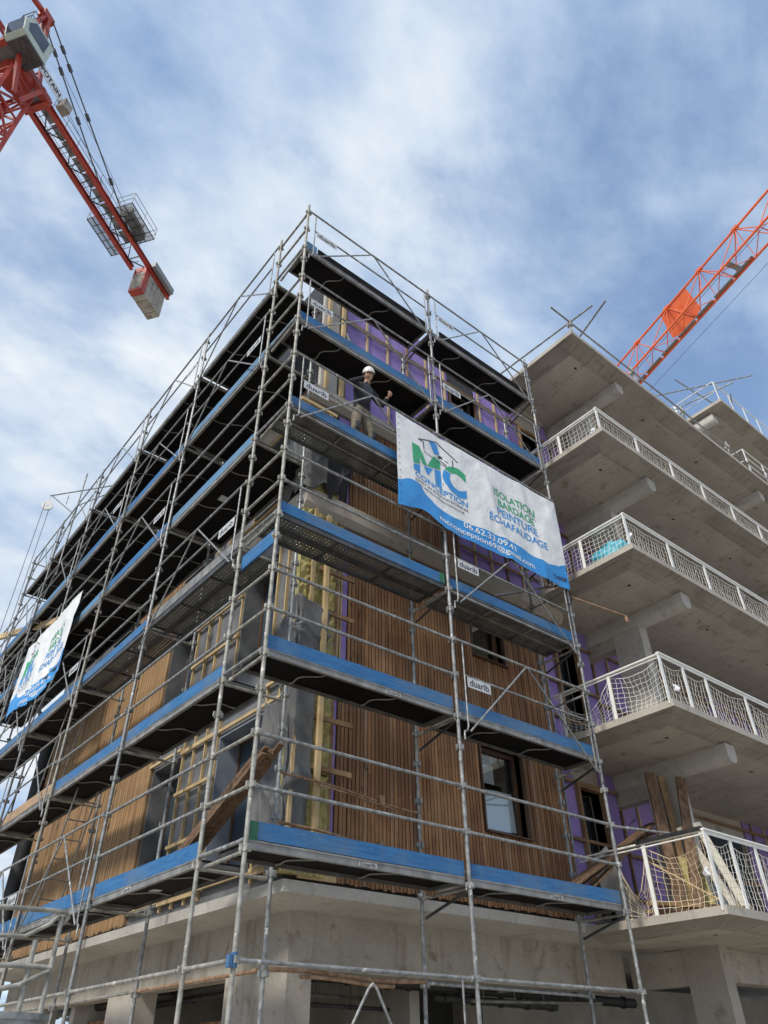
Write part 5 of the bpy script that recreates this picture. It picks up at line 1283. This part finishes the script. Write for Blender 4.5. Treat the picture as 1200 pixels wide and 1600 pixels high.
def hand(w, palm_d, fing_d, side_d, curl, thumb_up):
    # palm as a short skinned chain, five fingers rooted inside it
    w = Vector(w); pd = Vector(palm_d).normalized(); sd_ = Vector(side_d); sd_ = (sd_-pd*sd_.dot(pd)).normalized(); bend = Vector(fing_d).normalized()
    v, f = skin_mesh([tuple(w), tuple(w+pd*0.04), tuple(w+pd*0.085)], [(0,1),(1,2)], [(.030,.022),(.040,.020),(.038,.018)], sub=1); body.add(v, f, True); body.mi += [] 
    for k, L in enumerate((0.068, 0.078, 0.072, 0.056)):
        o = w+pd*0.08+sd_*((k-1.5)*0.0195); d1 = (pd*(1-curl*0.5)+bend*curl*0.6).normalized(); d2 = (pd*(0.5-curl)+bend*curl*1.2).normalized(); d3 = (pd*(-curl)+bend*0.7).normalized()
        a = o+d1*L*0.45; b_ = a+d2*L*0.32; c = b_+d3*L*0.25
        v, f = skin_mesh([tuple(o), tuple(a), tuple(b_), tuple(c)], [(0,1),(1,2),(2,3)], [.0095,.0092,.0085,.0075], sub=1); body.add(v, f, True)
    tu = Vector(thumb_up).normalized(); o = w+pd*0.03+sd_*(-0.030); a = o+(tu*0.7+pd*0.5).normalized()*0.04; b_ = a+tu*0.032
    v, f = skin_mesh([tuple(o), tuple(a), tuple(b_)], [(0,1),(1,2)], [.012,.0105,.0085], sub=1); body.add(v, f, True)
hand(J['rw'], (0.55,-0.35,0.62), (0.3,0.8,0.3), (0.6,0,-0.6), 0.7, (-0.2,-0.3,0.9))
hand(J['lw'], (0.25,-0.75,0.35), (-0.8,0.5,0), (0.1,0.1,-1), 0.9, (-0.15,-0.1,1))
per = empty('person', (1.55, .25, 9.50), 'worker in white helmet and dark sweater leaning over the guard rail, thumb up', 'person')
bo = part('body', body, [skin_m, sweat, khaki, black, grey_tee], per)
q = MB()
def helm(u, v):
    th = u*2*math.pi; ph = v*math.pi/2; ridge = 1+0.05*math.exp(-(math.sin(th)/0.18)**2)*math.sin(ph)
    return tuple(hc+upd*0.028+rt_*(math.cos(ph)*math.sin(th)*0.108*ridge)+fd*(math.cos(ph)*math.cos(th)*0.132*ridge)+upd*(math.sin(ph)*0.125*ridge))
q.grid(helm, 32, 12)
q.grid(lambda u, v: tuple(hc+upd*(0.028-0.012*v)+(rt_*math.sin((u-0.5)*2.4)*(0.106+0.01*v)+fd*math.cos((u-0.5)*2.4)*(0.130+0.055*v*math.cos((u-0.5)*2.4)))), 20, 4)
hl = part('helmet', q, white, per); hl.modifiers.new('t', 'SOLIDIFY').thickness = 0.004
q = MB(); q.grid(lambda u, v: tuple(hc-fd*0.012+rt_*(math.cos((v-0.5)*2.2)*math.sin(0.8+u*(2*math.pi-1.6))*0.086)-fd*0.0+fd*(math.cos((v-0.5)*2.2)*math.cos(0.8+u*(2*math.pi-1.6))*0.10)+upd*(0.02+(v-0.5)*0.10)), 20, 6); part('hair', q, hair_m, per)
q = MB()
for s_ in (-1, 1):
    c = hc+rt_*s_*0.029+fd*0.083+upd*0.012; q.grid(lambda u, v: tuple(c+rt_*(0.011*math.cos(u*6.283)*math.sin(v*math.pi))+upd*(0.006*math.cos(v*math.pi))+fd*(0.006*math.sin(u*6.283)*math.sin(v*math.pi))), 8, 6)
    q.beam(hc+rt_*s_*0.014+fd*0.094+upd*0.030, hc+rt_*s_*0.046+fd*0.080+upd*0.030, 0.008, 0.008)
q.beam(hc-rt_*0.022+fd*0.094-upd*0.058, hc+rt_*0.022+fd*0.094-upd*0.058, 0.006, 0.006); q.beam(hc-rt_*0.026+fd*0.100-upd*0.044, hc+rt_*0.026+fd*0.100-upd*0.044, 0.012, 0.010)
part('eyes_and_moustache', q, hair_m, per)
for k in ('rk', 'lk'):
    p = Vector(J[k]); q = MB(); q.grid(lambda u, v: (p.x+(u-0.5)*0.10, p.y-0.078-0.012*math.sin(u*math.pi)*math.sin(v*math.pi), p.z-0.02+(v-0.5)*0.17), 8, 8); o = part('knee_pad', q, black, per); o.modifiers.new('t', 'SOLIDIFY').thickness = 0.012
